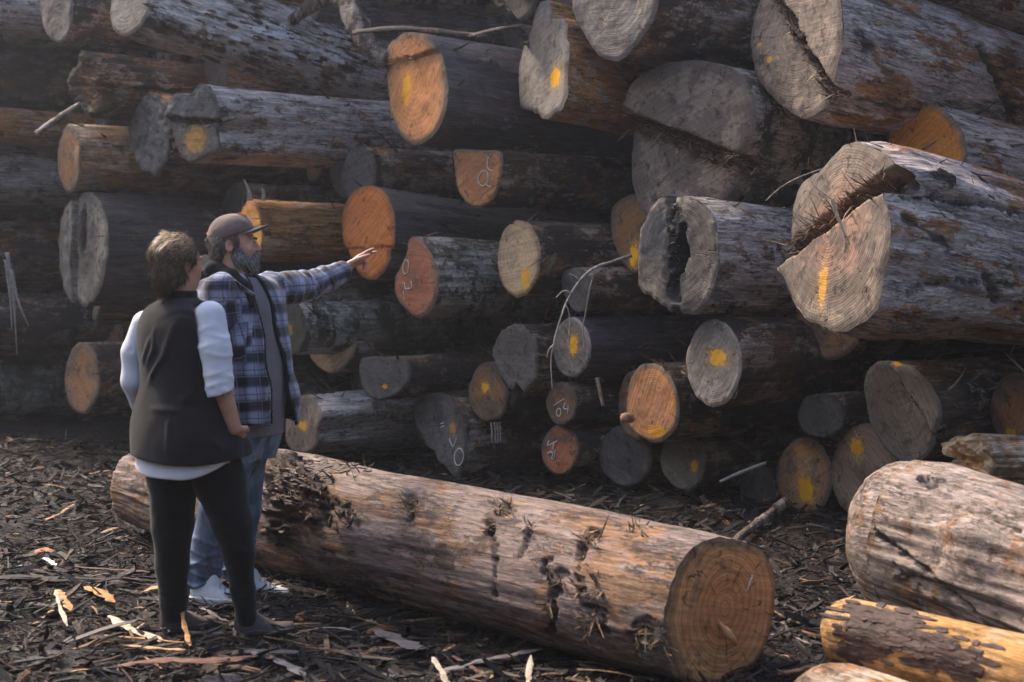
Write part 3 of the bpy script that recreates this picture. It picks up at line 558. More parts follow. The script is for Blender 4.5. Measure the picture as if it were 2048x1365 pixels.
FILL = [(-107, -74, 15.32, 0.178, 57.5, 1.2),
 (1347, -66, 10.14, 0.274, 53.5, 1.9),
 (-64, -21, 14.84, 0.248, 57.7, 0.7),
 (-97, 243, 14.85, 0.218, 55.8, 0.2),
 (2248, -211, 8.21, 0.324, 57.1, -0.1),
 (1478, 573, 9.62, 0.195, 54.6, 1.0),
 (425, 633, 11.77, 0.293, 54.2, 0.6),
 (2388, 129, 8.49, 0.219, 57.1, 1.8),
 (309, -97, 12.91, 0.339, 55.8, 1.5),
 (815, 505, 12.45, 0.203, 56.1, 1.5),
 (282, 367, 13.26, 0.399, 53.8, 1.5),
 (-160, 171, 13.92, 0.37, 54.7, 0.1),
 (-114, 315, 14.25, 0.211, 55.6, -0.2),
 (-298, 434, 13.54, 0.328, 55.3, -0.3),
 (296, -243, 11.58, 0.263, 54.0, -0.4),
 (-356, 350, 14.82, 0.208, 56.1, -0.0),
 (-269, 648, 13.75, 0.203, 53.9, -0.5),
 (408, 189, 13.44, 0.248, 56.4, 2.4),
 (1770, -78, 10.92, 0.164, 54.3, 1.2),
 (2417, 536, 7.77, 0.331, 54.4, 1.1),
 (-205, 55, 14.45, 0.163, 54.0, 1.8),
 (47, 305, 14.31, 0.174, 56.7, -0.5),
 (-314, 775, 14.0, 0.26, 54.5, 0.5),
 (-236, -149, 14.0, 0.183, 55.7, 1.0),
 (-394, 481, 15.36, 0.334, 55.7, 0.8),
 (608, -218, 10.78, 0.224, 57.0, -0.6),
 (-251, 393, 14.38, 0.237, 54.4, -0.0),
 (110, -82, 13.66, 0.297, 53.7, 0.3),
 (105, -31, 14.54, 0.207, 54.3, -0.9),
 (1959, 1, 10.43, 0.16, 57.8, 0.4),
 (2258, 43, 9.16, 0.27, 58.3, -0.4),
 (1968, -244, 9.25, 0.256, 57.8, 2.4),
 (-393, 669, 14.58, 0.378, 55.6, 2.2),
 (472, 821, 11.42, 0.198, 56.7, -0.5),
 (-395, 35, 15.26, 0.266, 53.6, 2.4),
 (1091, 526, 12.07, 0.163, 54.8, -0.6),
 (722, 776, 11.58, 0.26, 58.0, 0.0),
 (1277, 7, 11.8, 0.203, 56.9, -0.1),
 (197, 524, 13.23, 0.334, 54.5, 1.4),
 (1358, -216, 10.47, 0.187, 56.7, -0.8),
 (1029, -3, 10.32, 0.214, 53.9, 1.5),
 (-396, 16, 14.67, 0.361, 56.8, -0.3),
 (2173, 713, 7.69, 0.173, 56.1, 1.4),
 (585, -61, 12.27, 0.324, 54.7, 0.2),
 (2361, 900, 8.93, 0.181, 56.0, 1.3),
 (2381, 323, 8.59, 0.272, 56.9, 2.4),
 (763, -65, 11.68, 0.243, 53.7, 0.5),
 (-300, 49, 13.21, 0.222, 54.6, -0.3),
 (60, -112, 12.92, 0.273, 54.1, -0.2),
 (1638, -45, 9.19, 0.161, 57.1, 2.5),
 (-391, 509, 14.49, 0.366, 57.4, 0.9),
 (-31, 629, 15.06, 0.175, 55.5, 0.5),
 (573, 624, 11.38, 0.319, 57.8, -0.5),
 (2376, 901, 7.73, 0.363, 55.4, 2.0),
 (465, 408, 11.84, 0.19, 54.9, 0.1),
 (2184, -91, 7.82, 0.159, 57.1, 1.0),
 (241, -197, 13.1, 0.191, 55.8, 1.0),
 (-101, 322, 15.17, 0.169, 57.5, 0.5),
 (2406, 175, 7.5, 0.214, 56.0, -0.1),
 (-143, 542, 14.43, 0.227, 54.8, 2.1),
 (-393, 128, 14.65, 0.171, 55.1, 1.5),
 (224, 698, 13.53, 0.219, 53.9, 1.9),
 (14, 42, 13.51, 0.245, 56.8, 1.6),
 (-384, -88, 15.08, 0.373, 55.4, 1.1),
 (427, 800, 11.88, 0.313, 56.9, 1.0),
 (2414, -153, 7.43, 0.217, 57.3, -0.9),
 (-225, 629, 13.38, 0.201, 57.7, 0.0),
 (-414, 354, 15.45, 0.356, 56.5, 0.9),
 (-387, 737, 15.22, 0.179, 55.8, 2.1),
 (-83, 32, 14.27, 0.182, 54.0, 1.5),
 (-94, -213, 14.11, 0.222, 55.2, 1.4),
 (1141, 174, 11.66, 0.247, 58.2, 2.4),
 (179, 475, 13.75, 0.173, 55.0, 0.1),
 (1216, 62, 11.37, 0.158, 54.5, 0.7),
 (906, 410, 12.42, 0.188, 55.7, 0.9),
 (394, -117, 12.44, 0.242, 56.3, -0.6),
 (1036, 255, 11.72, 0.181, 55.7, 0.3),
 (358, 171, 13.9, 0.165, 55.8, 0.9),
 (366, -237, 11.19, 0.18, 53.6, 0.1),
 (-337, 237, 15.07, 0.343, 53.5, -0.0),
 (23, 342, 13.94, 0.177, 55.5, 1.2),
 (1230, 838, 11.86, 0.158, 56.2, -1.0),
 (2288, -20, 7.63, 0.166, 57.2, 0.4),
 (-187, 560, 13.74, 0.201, 56.8, 0.9),
 (1305, 431, 11.4, 0.179, 58.5, 1.0),
 (-363, 141, 14.37, 0.195, 54.7, 1.4),
 (-115, -140, 13.5, 0.24, 54.0, -0.5),
 (325, 69, 13.23, 0.286, 57.4, 1.0),
 (-406, 659, 15.19, 0.175, 55.0, 1.8),
 (504, 183, 13.26, 0.172, 57.7, 0.0),
 (1149, 647, 11.27, 0.166, 58.1, 1.5),
 (1027, 69, 12.24, 0.173, 57.2, 0.0),
 (-412, 126, 15.24, 0.166, 55.4, 2.2),
 (1348, 846, 10.68, 0.154, 54.3, 1.9),
 (1046, 703, 10.57, 0.185, 57.8, -0.6),
 (449, 458, 13.33, 0.169, 57.2, -0.9),
 (2063, -94, 10.22, 0.183, 56.8, 1.0),
 (631, 305, 11.96, 0.208, 54.9, 2.4),
 (-401, -199, 14.82, 0.18, 56.0, 0.5),
 (352, 31, 12.17, 0.198, 56.8, 1.0),
 (377, 554, 13.02, 0.195, 53.6, 0.9),
 (2142, -116, 8.91, 0.166, 54.3, 1.5),
 (200, 248, 12.69, 0.156, 58.2, 1.0),
 (1371, 603, 10.87, 0.162, 54.9, 0.3),
 (1976, 486, 9.49, 0.146, 56.1, 0.6),
 (-116, -41, 15.09, 0.15, 58.0, 1.8),
 (-342, -126, 14.24, 0.176, 56.4, -0.3),
 (1918, 831, 10.17, 0.163, 56.0, -0.4),
 (678, 358, 11.16, 0.15, 55.3, 1.2),
 (-320, 220, 14.61, 0.193, 53.6, 1.6),
 (1177, 359, 11.53, 0.185, 56.4, 2.2),
 (326, -194, 12.5, 0.178, 53.9, -0.6),
 (167, 269, 14.01, 0.148, 58.0, 0.1),
 (1391, 142, 11.18, 0.164, 55.3, 1.4),
 (1036, -173, 9.77, 0.157, 56.2, 0.0),
 (2401, 331, 7.7, 0.155, 56.5, 2.5),
 (278, 804, 13.93, 0.157, 56.7, 0.6),
 (1302, 57, 10.59, 0.172, 55.2, 1.6),
 (1317, -211, 9.87, 0.149, 55.0, -0.0),
 (-247, -52, 13.15, 0.143, 53.8, 1.2),
 (-295, 201, 13.18, 0.148, 56.8, 0.3),
 (-303, 112, 14.04, 0.19, 54.6, 1.8),
 (-295, 410, 14.84, 0.155, 56.8, 0.6),
 (735, -141, 10.51, 0.141, 54.7, 0.1),
 (2357, 722, 7.39, 0.148, 55.7, 0.5),
 (-251, -181, 14.72, 0.197, 54.1, 1.7),
 (-413, 576, 15.07, 0.187, 53.6, 2.4),
 (-280, 810, 13.65, 0.14, 54.1, 0.7),
 (-209, 702, 14.1, 0.134, 55.3, 0.3),
 (-256, -212, 14.41, 0.151, 56.3, 0.7),
 (1568, 385, 10.8, 0.159, 55.3, 2.4),
 (194, 610, 12.34, 0.132, 58.0, 2.3),
 (136, 734, 14.55, 0.305, 55.9, -0.1)]
FILL += [(-250, 425, 13.6, .27, 56, 0), (-250, 585, 13.7, .28, 56, 0), (-255, 715, 13.6, .28, 56, 0), (-250, 870, 13.5, .27, 56, 0), (-240, 275, 13.8, .30, 56, 0), (-240, 130, 13.9, .3, 56, 0)]
protos = []
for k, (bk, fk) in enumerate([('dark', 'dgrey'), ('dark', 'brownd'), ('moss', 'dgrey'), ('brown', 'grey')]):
    o = make_log('fill%d' % k, E(1024, 536, 60*.6, 60, seed=k), 10.0, face=fk, body=bk, L=5.5, res=(40, 64), ky=0, P=at(1024, 536, 10), yaw=20, label='x')
    rm_ = LOGOBJ['fill%d' % k][3]; me = [(o.data, o.children[0].data)]
    protos.append((o, rm_, LOGOBJ['fill%d' % k][2]))
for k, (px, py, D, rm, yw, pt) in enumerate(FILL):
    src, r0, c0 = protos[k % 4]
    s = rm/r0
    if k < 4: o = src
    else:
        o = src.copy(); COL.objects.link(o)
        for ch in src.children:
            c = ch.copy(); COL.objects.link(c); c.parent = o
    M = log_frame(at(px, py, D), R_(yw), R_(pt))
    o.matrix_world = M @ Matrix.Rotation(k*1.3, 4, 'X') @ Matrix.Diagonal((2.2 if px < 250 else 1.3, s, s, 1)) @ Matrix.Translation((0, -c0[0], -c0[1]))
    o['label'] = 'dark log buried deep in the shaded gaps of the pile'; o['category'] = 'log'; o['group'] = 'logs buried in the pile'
# ---------------------------------------------------------------- logs lying on the ground in front
def gdir(A, B):
    d = (B-A).normalized(); return math.degrees(math.atan2(d.x, d.y)), math.degrees(math.asin(-d.z)), (B-A).length
A_ = at(1445, 1222, 5.15); B_ = at(292, 972, 8.15); yw, pt, ln = gdir(A_, B_)
make_log('front', [(1450,1078),(1490,1084),(1535,1110),(1555,1170),(1550,1245),(1522,1320),(1470,1368),(1400,1378),(1352,1350),(1335,1290),(1334,1220),(1350,1160),(1375,1112),(1410,1085)], 5.15, yaw=yw, pitch=pt, P=A_, L=ln, tp=0, prof=[(0,1),(1.2,.99),(2.0,1.02),(2.6,1.10),(3.1,1.10),(3.6,.92),(4.1,.74)],
  face='brown', body='front', fkw=dict(heart=(.44,.195,.080), sap=(.50,.25,.11), rim=(.14,.085,.050), grey=(.24,.13,.07), stain=.25, saw=.8, ring=2.2, cracks=.9), res=(300, 260), ky=0, wob=.05,
  label='long scuffed brown log on the ground behind the people, cut end to the right', group='logs lying in front of the pile',
  scars=[([(822,985),(824,1040)],.025,.015), ([(975,1050),(985,1062)],.03,.02), ([(984,1066),(990,1120),(990,1200)],.014,.012), ([(1060,1050),(1052,1090),(1042,1110)],.016,.012),
         ([(1110,1110),(1085,1130),(1060,1120)],.012,.006), ([(1085,1135),(1105,1165),(1108,1230),(1100,1275)],.018,.018), ([(1115,1150),(1120,1160)],.045,.01),
         ([(1190,1062),(1175,1085)],.025,.02), ([(1165,1095),(1155,1150),(1165,1180)],.016,.018), ([(1165,1210),(1205,1215),(1210,1260),(1175,1265)],.018,.015),
         ([(1290,1250),(1275,1290),(1300,1320)],.045,.022), ([(1010,1010),(1030,1022)],.03,.01), ([(1250,1050),(1300,1056)],.02,.008),
         ([(555,930),(585,985),(560,1060)],.09,-.045), ([(612,955),(600,1000),(625,1040),(648,1010),(640,965),(615,955)],.022,-.03), ([(650,985),(660,1050)],.02,.02), ([(690,920),(760,930)],.04,.012), ([(660,1010),(720,1050)],.035,.012)])
fo = LOGOBJ['front'][0]
def cluster(key, name, spots, mat, label=None, seed=0, up=.6):
    """torn wood standing off a log at photograph pixels"""
    rd = random.Random(seed); it = []
    for (px, py, n, spread, L, wd) in spots:
        for k in range(n):
            p, nr = hit_log(key, px+rd.uniform(-spread, spread), py+rd.uniform(-spread, spread))
            if p is None: continue
            if nr.dot(Vector((0, p.y, p.z))) < 0: nr = -nr
            tdir = Vector((rd.choice((-1, 1))*rd.uniform(.3, 1), rd.uniform(-.6, .6), rd.uniform(-.6, .6)))
            it.append((p-nr*.006, nr*rd.uniform(.15, up)+tdir, L*rd.uniform(.5, 1.3), wd*rd.uniform(.4, 1.2)))
    return spikes(name, it, mat, LOGOBJ[key][0], seed, .55)
TORN = [(822,1012,26,12,.05,.012),(1012,1020,34,18,.05,.010),(980,1058,18,12,.05,.016),(1058,1050,12,9,.04,.010),(1182,1078,34,15,.06,.011),(1160,1120,16,8,.04,.008),
        (1110,1158,26,16,.05,.010),(1180,1165,20,22,.06,.018),(1100,1215,16,8,.04,.008),(1185,1245,40,24,.05,.008),(1300,1280,70,30,.06,.009),(1275,1052,20,26,.05,.008),
        (620,1000,30,26,.09,.009),(560,985,34,40,.06,.007),(700,925,24,40,.06,.012),(690,1035,22,30,.06,.014)]
cluster('front', 'torn_splinters', TORN, plain_mat('dark_torn_wood', (.13, .085, .052), .85, .5, 30, .004), seed=5)
cluster('front', 'pale_splinters', [(a, b, max(3, n//4), s, l*.8, w_*.8) for a, b, n, s, l, w_ in TORN], plain_mat('fresh_splinter', (.36, .225, .12), .8, .3, 30, .003), seed=6, up=1.0)
# a flake standing out of the cut end
M_FR = plain_mat('fresh_cut_wood', (.60, .34, .17), .8, .2, 30, .003)

A2 = at(1683, 1052, 5.95); B2 = at(2130, 1180, 5.05); yw, pt, ln = gdir(A2, B2)
make_log('butt', [(1731, 902), (1771, 921), (1798, 985), (1806, 1060), (1782, 1151), (1734, 1215), (1694, 1223), (1659, 1162), (1641, 1103), (1639, 1044), (1654, 974), (1686, 921)], 6.0, yaw=yw, pitch=pt, P=A2-(B2-A2).normalized()*.02, L=2.8, tp=.06,
  face=WM['butt'], body='butt', res=(200, 220), ky=0, roundend=.26, rough=.01, wob=.10, scars=[([(1712,1010),(1760,1070),(1830,1125),(1900,1180),(1990,1265)],.016,.030), ([(1790,1130),(1850,1180),(1960,1290)],.012,.018), ([(1850,960),(1870,968)],.022,.02), ([(1800,1150),(1815,1152)],.03,-.012), ([(1830,1170),(1838,1174)],.022,-.01), ([(1990,1040),(2040,1060)],.012,.01)],
  label='thick pale log with a rounded end, uppermost of the lying logs at the lower right', group='logs lying in front of the pile', lumps=[(.5,2.6,.14,.05),(1.0,-2.9,.16,.05),(1.3,2.2,.2,.04)])
A3 = at(1645, 1262, 5.25); B3 = at(2090, 1480, 4.55); yw, pt, ln = gdir(A3, B3)
make_log('peel', [(1674, 1190), (1706, 1210), (1719, 1255), (1706, 1305), (1674, 1333), (1639, 1325), (1622, 1285), (1620, 1245), (1639, 1207)], 5.25, yaw=yw, pitch=0, P=A3+(B3-A3).normalized()*.06, L=2.6, tp=0,
  face=WM['peel'], body='peel', res=(140, 140), ky=0, roundend=.07, wob=.07,
  label='orange-yellow peeled log with dark bark patches wedged under the thick pale log', group='logs lying in front of the pile')
A4 = at(1640, 1405, 4.95); B4 = at(1960, 1560, 4.4); yw, pt, ln = gdir(A4, B4)
make_log('low', [(1660,1318),(1700,1330),(1722,1380),(1712,1440),(1670,1480),(1620,1478),(1575,1440),(1556,1390),(1580,1345),(1620,1322)], 4.95, yaw=yw, pitch=0, P=A4, L=1.9, tp=0,
  face='tan', body='tan', res=(90, 120), roundend=.05, wob=.05, label='tan log cut off by the bottom edge of the photo, nearest of the lying logs', group='logs lying in front of the pile')
make_log('rough', [(1905,880),(1950,868),(1975,885),(1985,925),(1975,965),(1940,985),(1905,975),(1890,940),(1912,920),(1893,905)], 7.3, yaw=78, pitch=3, L=3.0, tp=.03, face='tan', body='tan', rough=.05, rag=.06, fkw=dict(heart=(.45,.24,.10)),
  label='rough broken tan log behind the thick pale log at the right edge', group='logs lying in front of the pile')
# dark bark remnants: real flakes lying on the peeled log
def flakes(key, spots, mat, seed, name='bark_patch', big=1.):
    rd = random.Random(seed); V, F = [], []
    for (px, py, rx, ry, n) in spots:
        for k in range(n):
            p, nr = hit_log(key, px+rd.gauss(0, rx), py+rd.gauss(0, ry))
            if p is None: continue
            if nr.dot(Vector((0, p.y, p.z))) < 0: nr = -nr
            X = Vector((1, 0, 0)); T = nr.cross(X).normalized(); L, W = rd.uniform(.015, .06)*big, rd.uniform(.006, .02)*big; k0 = len(V); m = 8
            rim = [p+X*(L*math.cos(2*math.pi*i/m)*rd.uniform(.6, 1.1))+T*(W*math.sin(2*math.pi*i/m)*rd.uniform(.6, 1.1)) for i in range(m)]
            V += [r-nr*.004 for r in rim]+[r+nr*rd.uniform(.002, .006) for r in rim]+[p+nr*.005]
            for i in range(m):
                j = (i+1) % m; F.append((k0+i, k0+j, k0+m+j)); F.append((k0+i, k0+m+j, k0+m+i)); F.append((k0+m+i, k0+m+j, k0+2*m))
    o_ = mesh_np(name, [tuple(v) for v in V], np.array(F), mat, False, LOGOBJ[key][0]); o_['kind'] = 'stuff'; return o_
M_BARKD = plain_mat('dark_bark', (.060, .034, .026), .7, .5, 40, .006, (.5, 1, 1))
flakes('peel', [(1760,1250,40,14,80),(1745,1290,14,14,40),(1850,1290,40,14,60),(1800,1245,30,10,50),(1700,1300,20,14,30),(1900,1320,40,14,50),(1720,1225,24,8,30)], M_BARKD, 4)
flakes('front', [(575,985,28,30,30),(620,940,30,16,60),(1310,1290,14,24,50),(700,930,34,10,40)], plain_mat('flaky_bark', (.10, .075, .062), .8, .5, 40, .006), 9)

flakes('a2', [(480,70,100,40,40),(650,130,70,30,25)], M_BARKD, 23, big=1.3)
M_WHITE = plain_mat('lichen', (.50, .49, .50), .95, .3, 60, .003)
flakes('a2', [(560,70,60,16,60),(660,110,30,14,40)], M_WHITE, 25, 'lichen_patch', 1.5)
# ---------------------------------------------------------------- ground
def gh(x, y):
    p = np.stack([x, y, np.zeros_like(x)], 1)
    h = .05*fbm(p*.9, 5, 3)+.022*fbm(p*4.2, 6, 3)+.010*fbm(p*14, 7, 3)
    near = np.exp(-((x+.4)**2+(y-5.8)**2)/9)
    return h*(1-.45*near)-.015
def axis_grid(a, b, step, far, g=1.35):
    v = list(np.arange(a, b, step)); s = step; x = v[-1]
    while x < far: s *= g; x += s; v.append(x)
    s = step; x = v[0]; pre = []
    while x > -far: s *= g; x -= s; pre.append(x)
    return np.array(pre[::-1]+v)
gx = axis_grid(-5, 3.2, .028, 400); gy = axis_grid(3.6, 13, .032, 400)
GX, GY = np.meshgrid(gx, gy); gxf, gyf = GX.ravel(), GY.ravel()
nx, ny = len(gx), len(gy); ii, jj = np.meshgrid(np.arange(nx-1), np.arange(ny-1)); a = (jj*nx+ii).ravel()
m = N('muddy_ground'); P = m.obj()
n1 = m.noise(P, 2.2, 6, .65); n2 = m.noise(P, 14, 8, .72); n3 = m.noise(m.map(P, (14, 60, 30), rot=(0, 0, .5)), 1, 5, .7)
c = m.mix(m.ss(n2, .38, .66), (.008, .006, .0055), (.030, .020, .015))
c = m.mix(m.ma('MULTIPLY', m.ss(n3, .55, .66), .7), c, (.07, .040, .027))
c = m.mix(m.ss(n1, .55, .75), c, (.026, .019, .016))
M_GR = m.fin(c, m.ss(n2, .35, .7, .5, .9), m.ma('ADD', n2, m.ma('MULTIPLY', n3, .6)), .05, .9, .3)
g = mesh_np('ground', np.stack([gxf, gyf, gh(gxf, gyf)], 1), np.stack([a, a+1, a+nx+1, a+nx], 1), M_GR); g['kind'] = 'structure'

ha = np.arange(97)*2*math.pi/96; hr = np.array([34., 40, 48, 60, 90]); hz = np.array([-.5, 9, 19, 26, 30]); HA, HR = np.meshgrid(ha, hr)  # added ring around the scene to block low sky light and back the pile
hx, hy = HR*np.cos(HA), 4+HR*np.sin(HA); hzz = np.repeat(hz[:, None], 97, 1)*(1+.25*vn(np.stack([hx.ravel()*.06, hy.ravel()*.06, hx.ravel()*0], 1), 9).reshape(hx.shape))
hi_, hj_ = np.meshgrid(np.arange(96), np.arange(4)); a = (hj_*97+hi_).ravel()
m = N('sky_blocker_green'); P = m.obj(); n1 = m.noise(P, .6, 6, .7)
g = mesh_np('sky_blocker_ring', np.stack([hx.ravel(), hy.ravel(), hzz.ravel()], 1), np.stack([a, a+1, a+98, a+97], 1), m.fin(m.mix(m.ss(n1, .35, .65), (.020, .028, .014), (.055, .065, .030)), .95, n1, .5, 1.)); g['kind'] = 'structure'

# litter of bark and chips: uncountable
m = N('wood_litter'); tint = m.attr('tint'); P = m.obj()
nn = m.noise(P, 60, 4, .7); n2 = m.noise(P, 9, 3)
c = m.mix(1, tint, m.mix(m.ss(nn, .3, .7), (.5, .5, .5), (1.35, 1.35, 1.35)), 'MULTIPLY')
c = m.mix(m.ma('MULTIPLY', m.ss(n2, .5, .6), .35), c, (.03, .024, .02))
M_LIT = m.fin(c, m.ss(nn, .3, .7, .48, .9), nn, .006, .8, .28)
def litter(name, n, xr, yr, seed, Lr, Wr, tilt, pal, label, dens=None):
    r = np.random.RandomState(seed); x = r.uniform(*xr, n*3); y = r.uniform(*yr, n*3)
    vis = np.abs(x) < (y*.40+.3); x, y = x[vis][:n], y[vis][:n]; n = len(x)
    L = r.uniform(0, 1, n)**2.2*(Lr[1]-Lr[0])+Lr[0]; W = np.minimum(L*.5, r.uniform(0, 1, n)**1.6*(Wr[1]-Wr[0])+Wr[0]); T = np.minimum(W*.35, .012)*r.uniform(.3, 1, n)
    az = r.normal(0, .75, n)+np.where(r.rand(n) < .3, r.uniform(-1.5, 1.5, n), 0); el = r.normal(0, tilt, n); ro = r.normal(0, .45, n)
    K = 5; t = np.linspace(-1, 1, K)
    cv = r.normal(0, .05, n)
    prof = np.stack([r.uniform(.2, .95, n), r.uniform(.6, 1, n), r.uniform(.75, 1.1, n), r.uniform(.5, 1, n), r.uniform(.05, .9, n)], 1)
    V = np.zeros((n, K, 4, 3))
    for k in range(K):
        for q, (sy, sz) in enumerate(((-1, -1), (1, -1), (1, 1), (-1, 1))):
            V[:, k, q, 0] = t[k]*L/2+r.uniform(-.08, .08, n)*L*.5
            V[:, k, q, 1] = sy*W/2*prof[:, k]+r.uniform(-.15, .15, n)*W
            V[:, k, q, 2] = sz*T/2+cv*L*(1-t[k]**2)
    V = V.reshape(n, K*4, 3)
    def rot(V, i, j, a):
        c, s = np.cos(a)[:, None], np.sin(a)[:, None]; u, v = V[..., i].copy(), V[..., j].copy(); V[..., i] = c*u-s*v; V[..., j] = s*u+c*v
    rot(V, 1, 2, ro); rot(V, 0, 2, el); rot(V, 0, 1, az)
    z = gh(x, y)+np.abs(np.sin(el))*L*.30+.004+r.uniform(0, .018, n)
    V += np.stack([x, y, z], 1)[:, None]
    F = []
    for k in range(K-1):
        for q in range(4): F.append((k*4+q, k*4+(q+1) % 4, k*4+4+(q+1) % 4, k*4+4+q))
    F += [(3, 2, 1, 0), (K*4-4, K*4-3, K*4-2, K*4-1)]
    F = (np.array(F)[None]+(np.arange(n)*K*4)[:, None, None]).reshape(-1, 4)
    pw = np.array([p[0] for p in pal]); pc = np.array([p[1] for p in pal]); ch = r.choice(len(pal), n, p=pw/pw.sum())
    tn = pc[ch]*r.uniform(.6, 1.35, (n, 1)); tn = np.repeat(tn, K*4, 0)
    o = mesh_np(name, V.reshape(-1, 3), F, M_LIT, False, attrs={'tint': tn})
    tag(o, label, 'litter', kind='stuff'); return o
PAL = [(70, (.010, .007, .006)), (20, (.024, .013, .009)), (5, (.075, .036, .020)), (2.5, (.24, .10, .04)), (1.5, (.38, .23, .12)), (4, (.11, .09, .080)), (.6, (.50, .42, .34))]
litter('bark_litter', 24000, (-4.6, 4), (4.4, 12.5), 1, (.02, .20), (.004, .040), .26, PAL, 'dark wet bark and wood chips covering the ground')
litter('chip_litter', 30000, (-2.8, 2), (4.6, 8.6), 2, (.006, .055), (.002, .014), .40, PAL, 'small crumbs of bark scattered over the ground')
litter('strip_litter', 1500, (-2.4, 2), (4.5, 7.0), 3, (.10, .36), (.005, .028), .10, [(60, (.018, .011, .009)), (22, (.045, .026, .019)), (6, (.17, .09, .05)), (4, (.34, .20, .10)), (8, (.12, .10, .09))], 'long torn strips of bark strewn over the ground')
# ---------------------------------------------------------------- people
def vlen(a): return np.sqrt((a*a).sum(-1))
def cone(P, a, b, ra, rb, w=None, sq=1.0):
    a = np.array(a, float); b = np.array(b, float); ba = b-a; t = np.clip(((P-a)@ba)/max(ba@ba, 1e-9), 0, 1); q = P-(a+t[:, None]*ba)
    if w is not None:
        w = np.array(w, float); w /= np.linalg.norm(w); q = q+(q@w)[:, None]*w*(1/sq-1)
    return vlen(q)-(ra+(rb-ra)*t)
def chain(P, pts, rs, k=.03, w=None, sq=1.0):
    d = None
    for i in range(len(pts)-1):
        e = cone(P, pts[i], pts[i+1], rs[i], rs[i+1], w, sq); d = e if d is None else smin(d, e, k)
    return d
def smin(a, b, k):
    h = np.clip(.5+.5*(b-a)/k, 0, 1); return b*(1-h)+a*h-k*h*(1-h)
def smax(a, b, k): return -smin(-a, -b, k)
def ell(P, c, r, B=None):
    p = P-np.array(c, float)
    if B is not None: p = p@B.T
    r = np.array(r, float); k0 = vlen(p/r); k1 = vlen(p/(r*r)); return k0*(k0-1)/np.maximum(k1, 1e-9)
def basis(f, up=(0, 0, 1)):
    """rows: right, forward, up"""
    f = np.array(f, float); f /= np.linalg.norm(f); up = np.array(up, float); r = np.cross(f, up); r /= np.linalg.norm(r); u = np.cross(r, f)
    return np.stack([r, f, u])
def loft(P, zs, cen, a, b, f, pw=2.2):
    """stack of superellipse sections; cen (n,2) world xy, a half lateral, b half depth, f heading"""
    z = P[:, 2]; o = np.argsort(zs); zs = np.array(zs)[o]; cen = np.array(cen)[o]; a = np.array(a)[o]; b = np.array(b)[o]
    f = np.array(f, float); r = np.array([f[1], -f[0]])
    zz = np.clip(z, zs[0], zs[-1])
    def ip(v):   # smooth interpolation
        i = np.clip(np.searchsorted(zs, zz)-1, 0, len(zs)-2); t = (zz-zs[i])/(zs[i+1]-zs[i]); m_ = np.gradient(v, zs)
        h = zs[i+1]-zs[i]; return (2*t**3-3*t**2+1)*v[i]+(t**3-2*t**2+t)*h*m_[i]+(-2*t**3+3*t**2)*v[i+1]+(t**3-t**2)*h*m_[i+1]
    cx, cy, A, Bb = ip(cen[:, 0]), ip(cen[:, 1]), ip(a), ip(b)
    dx, dy = P[:, 0]-cx, P[:, 1]-cy; u = dx*r[0]+dy*r[1]; v = dx*f[0]+dy*f[1]
    k = (np.abs(u/A)**pw+np.abs(v/Bb)**pw)**(1/pw); d = (k-1)*np.minimum(A, Bb)*.9
    return np.maximum(d, np.abs(z-zz)*1.0-0 if False else np.where(z != zz, np.maximum(d, np.abs(z-zz)), d)), u, v
def fold(P, d, pts, r, amp):
    amp = amp*1.15
    m_ = None
    for a, b in zip(pts[:-1], pts[1:]):
        e = cone(P, a, b, 0, 0); m_ = e if m_ is None else np.minimum(m_, e)
    return d-amp*np.exp(-(m_/r)**2)
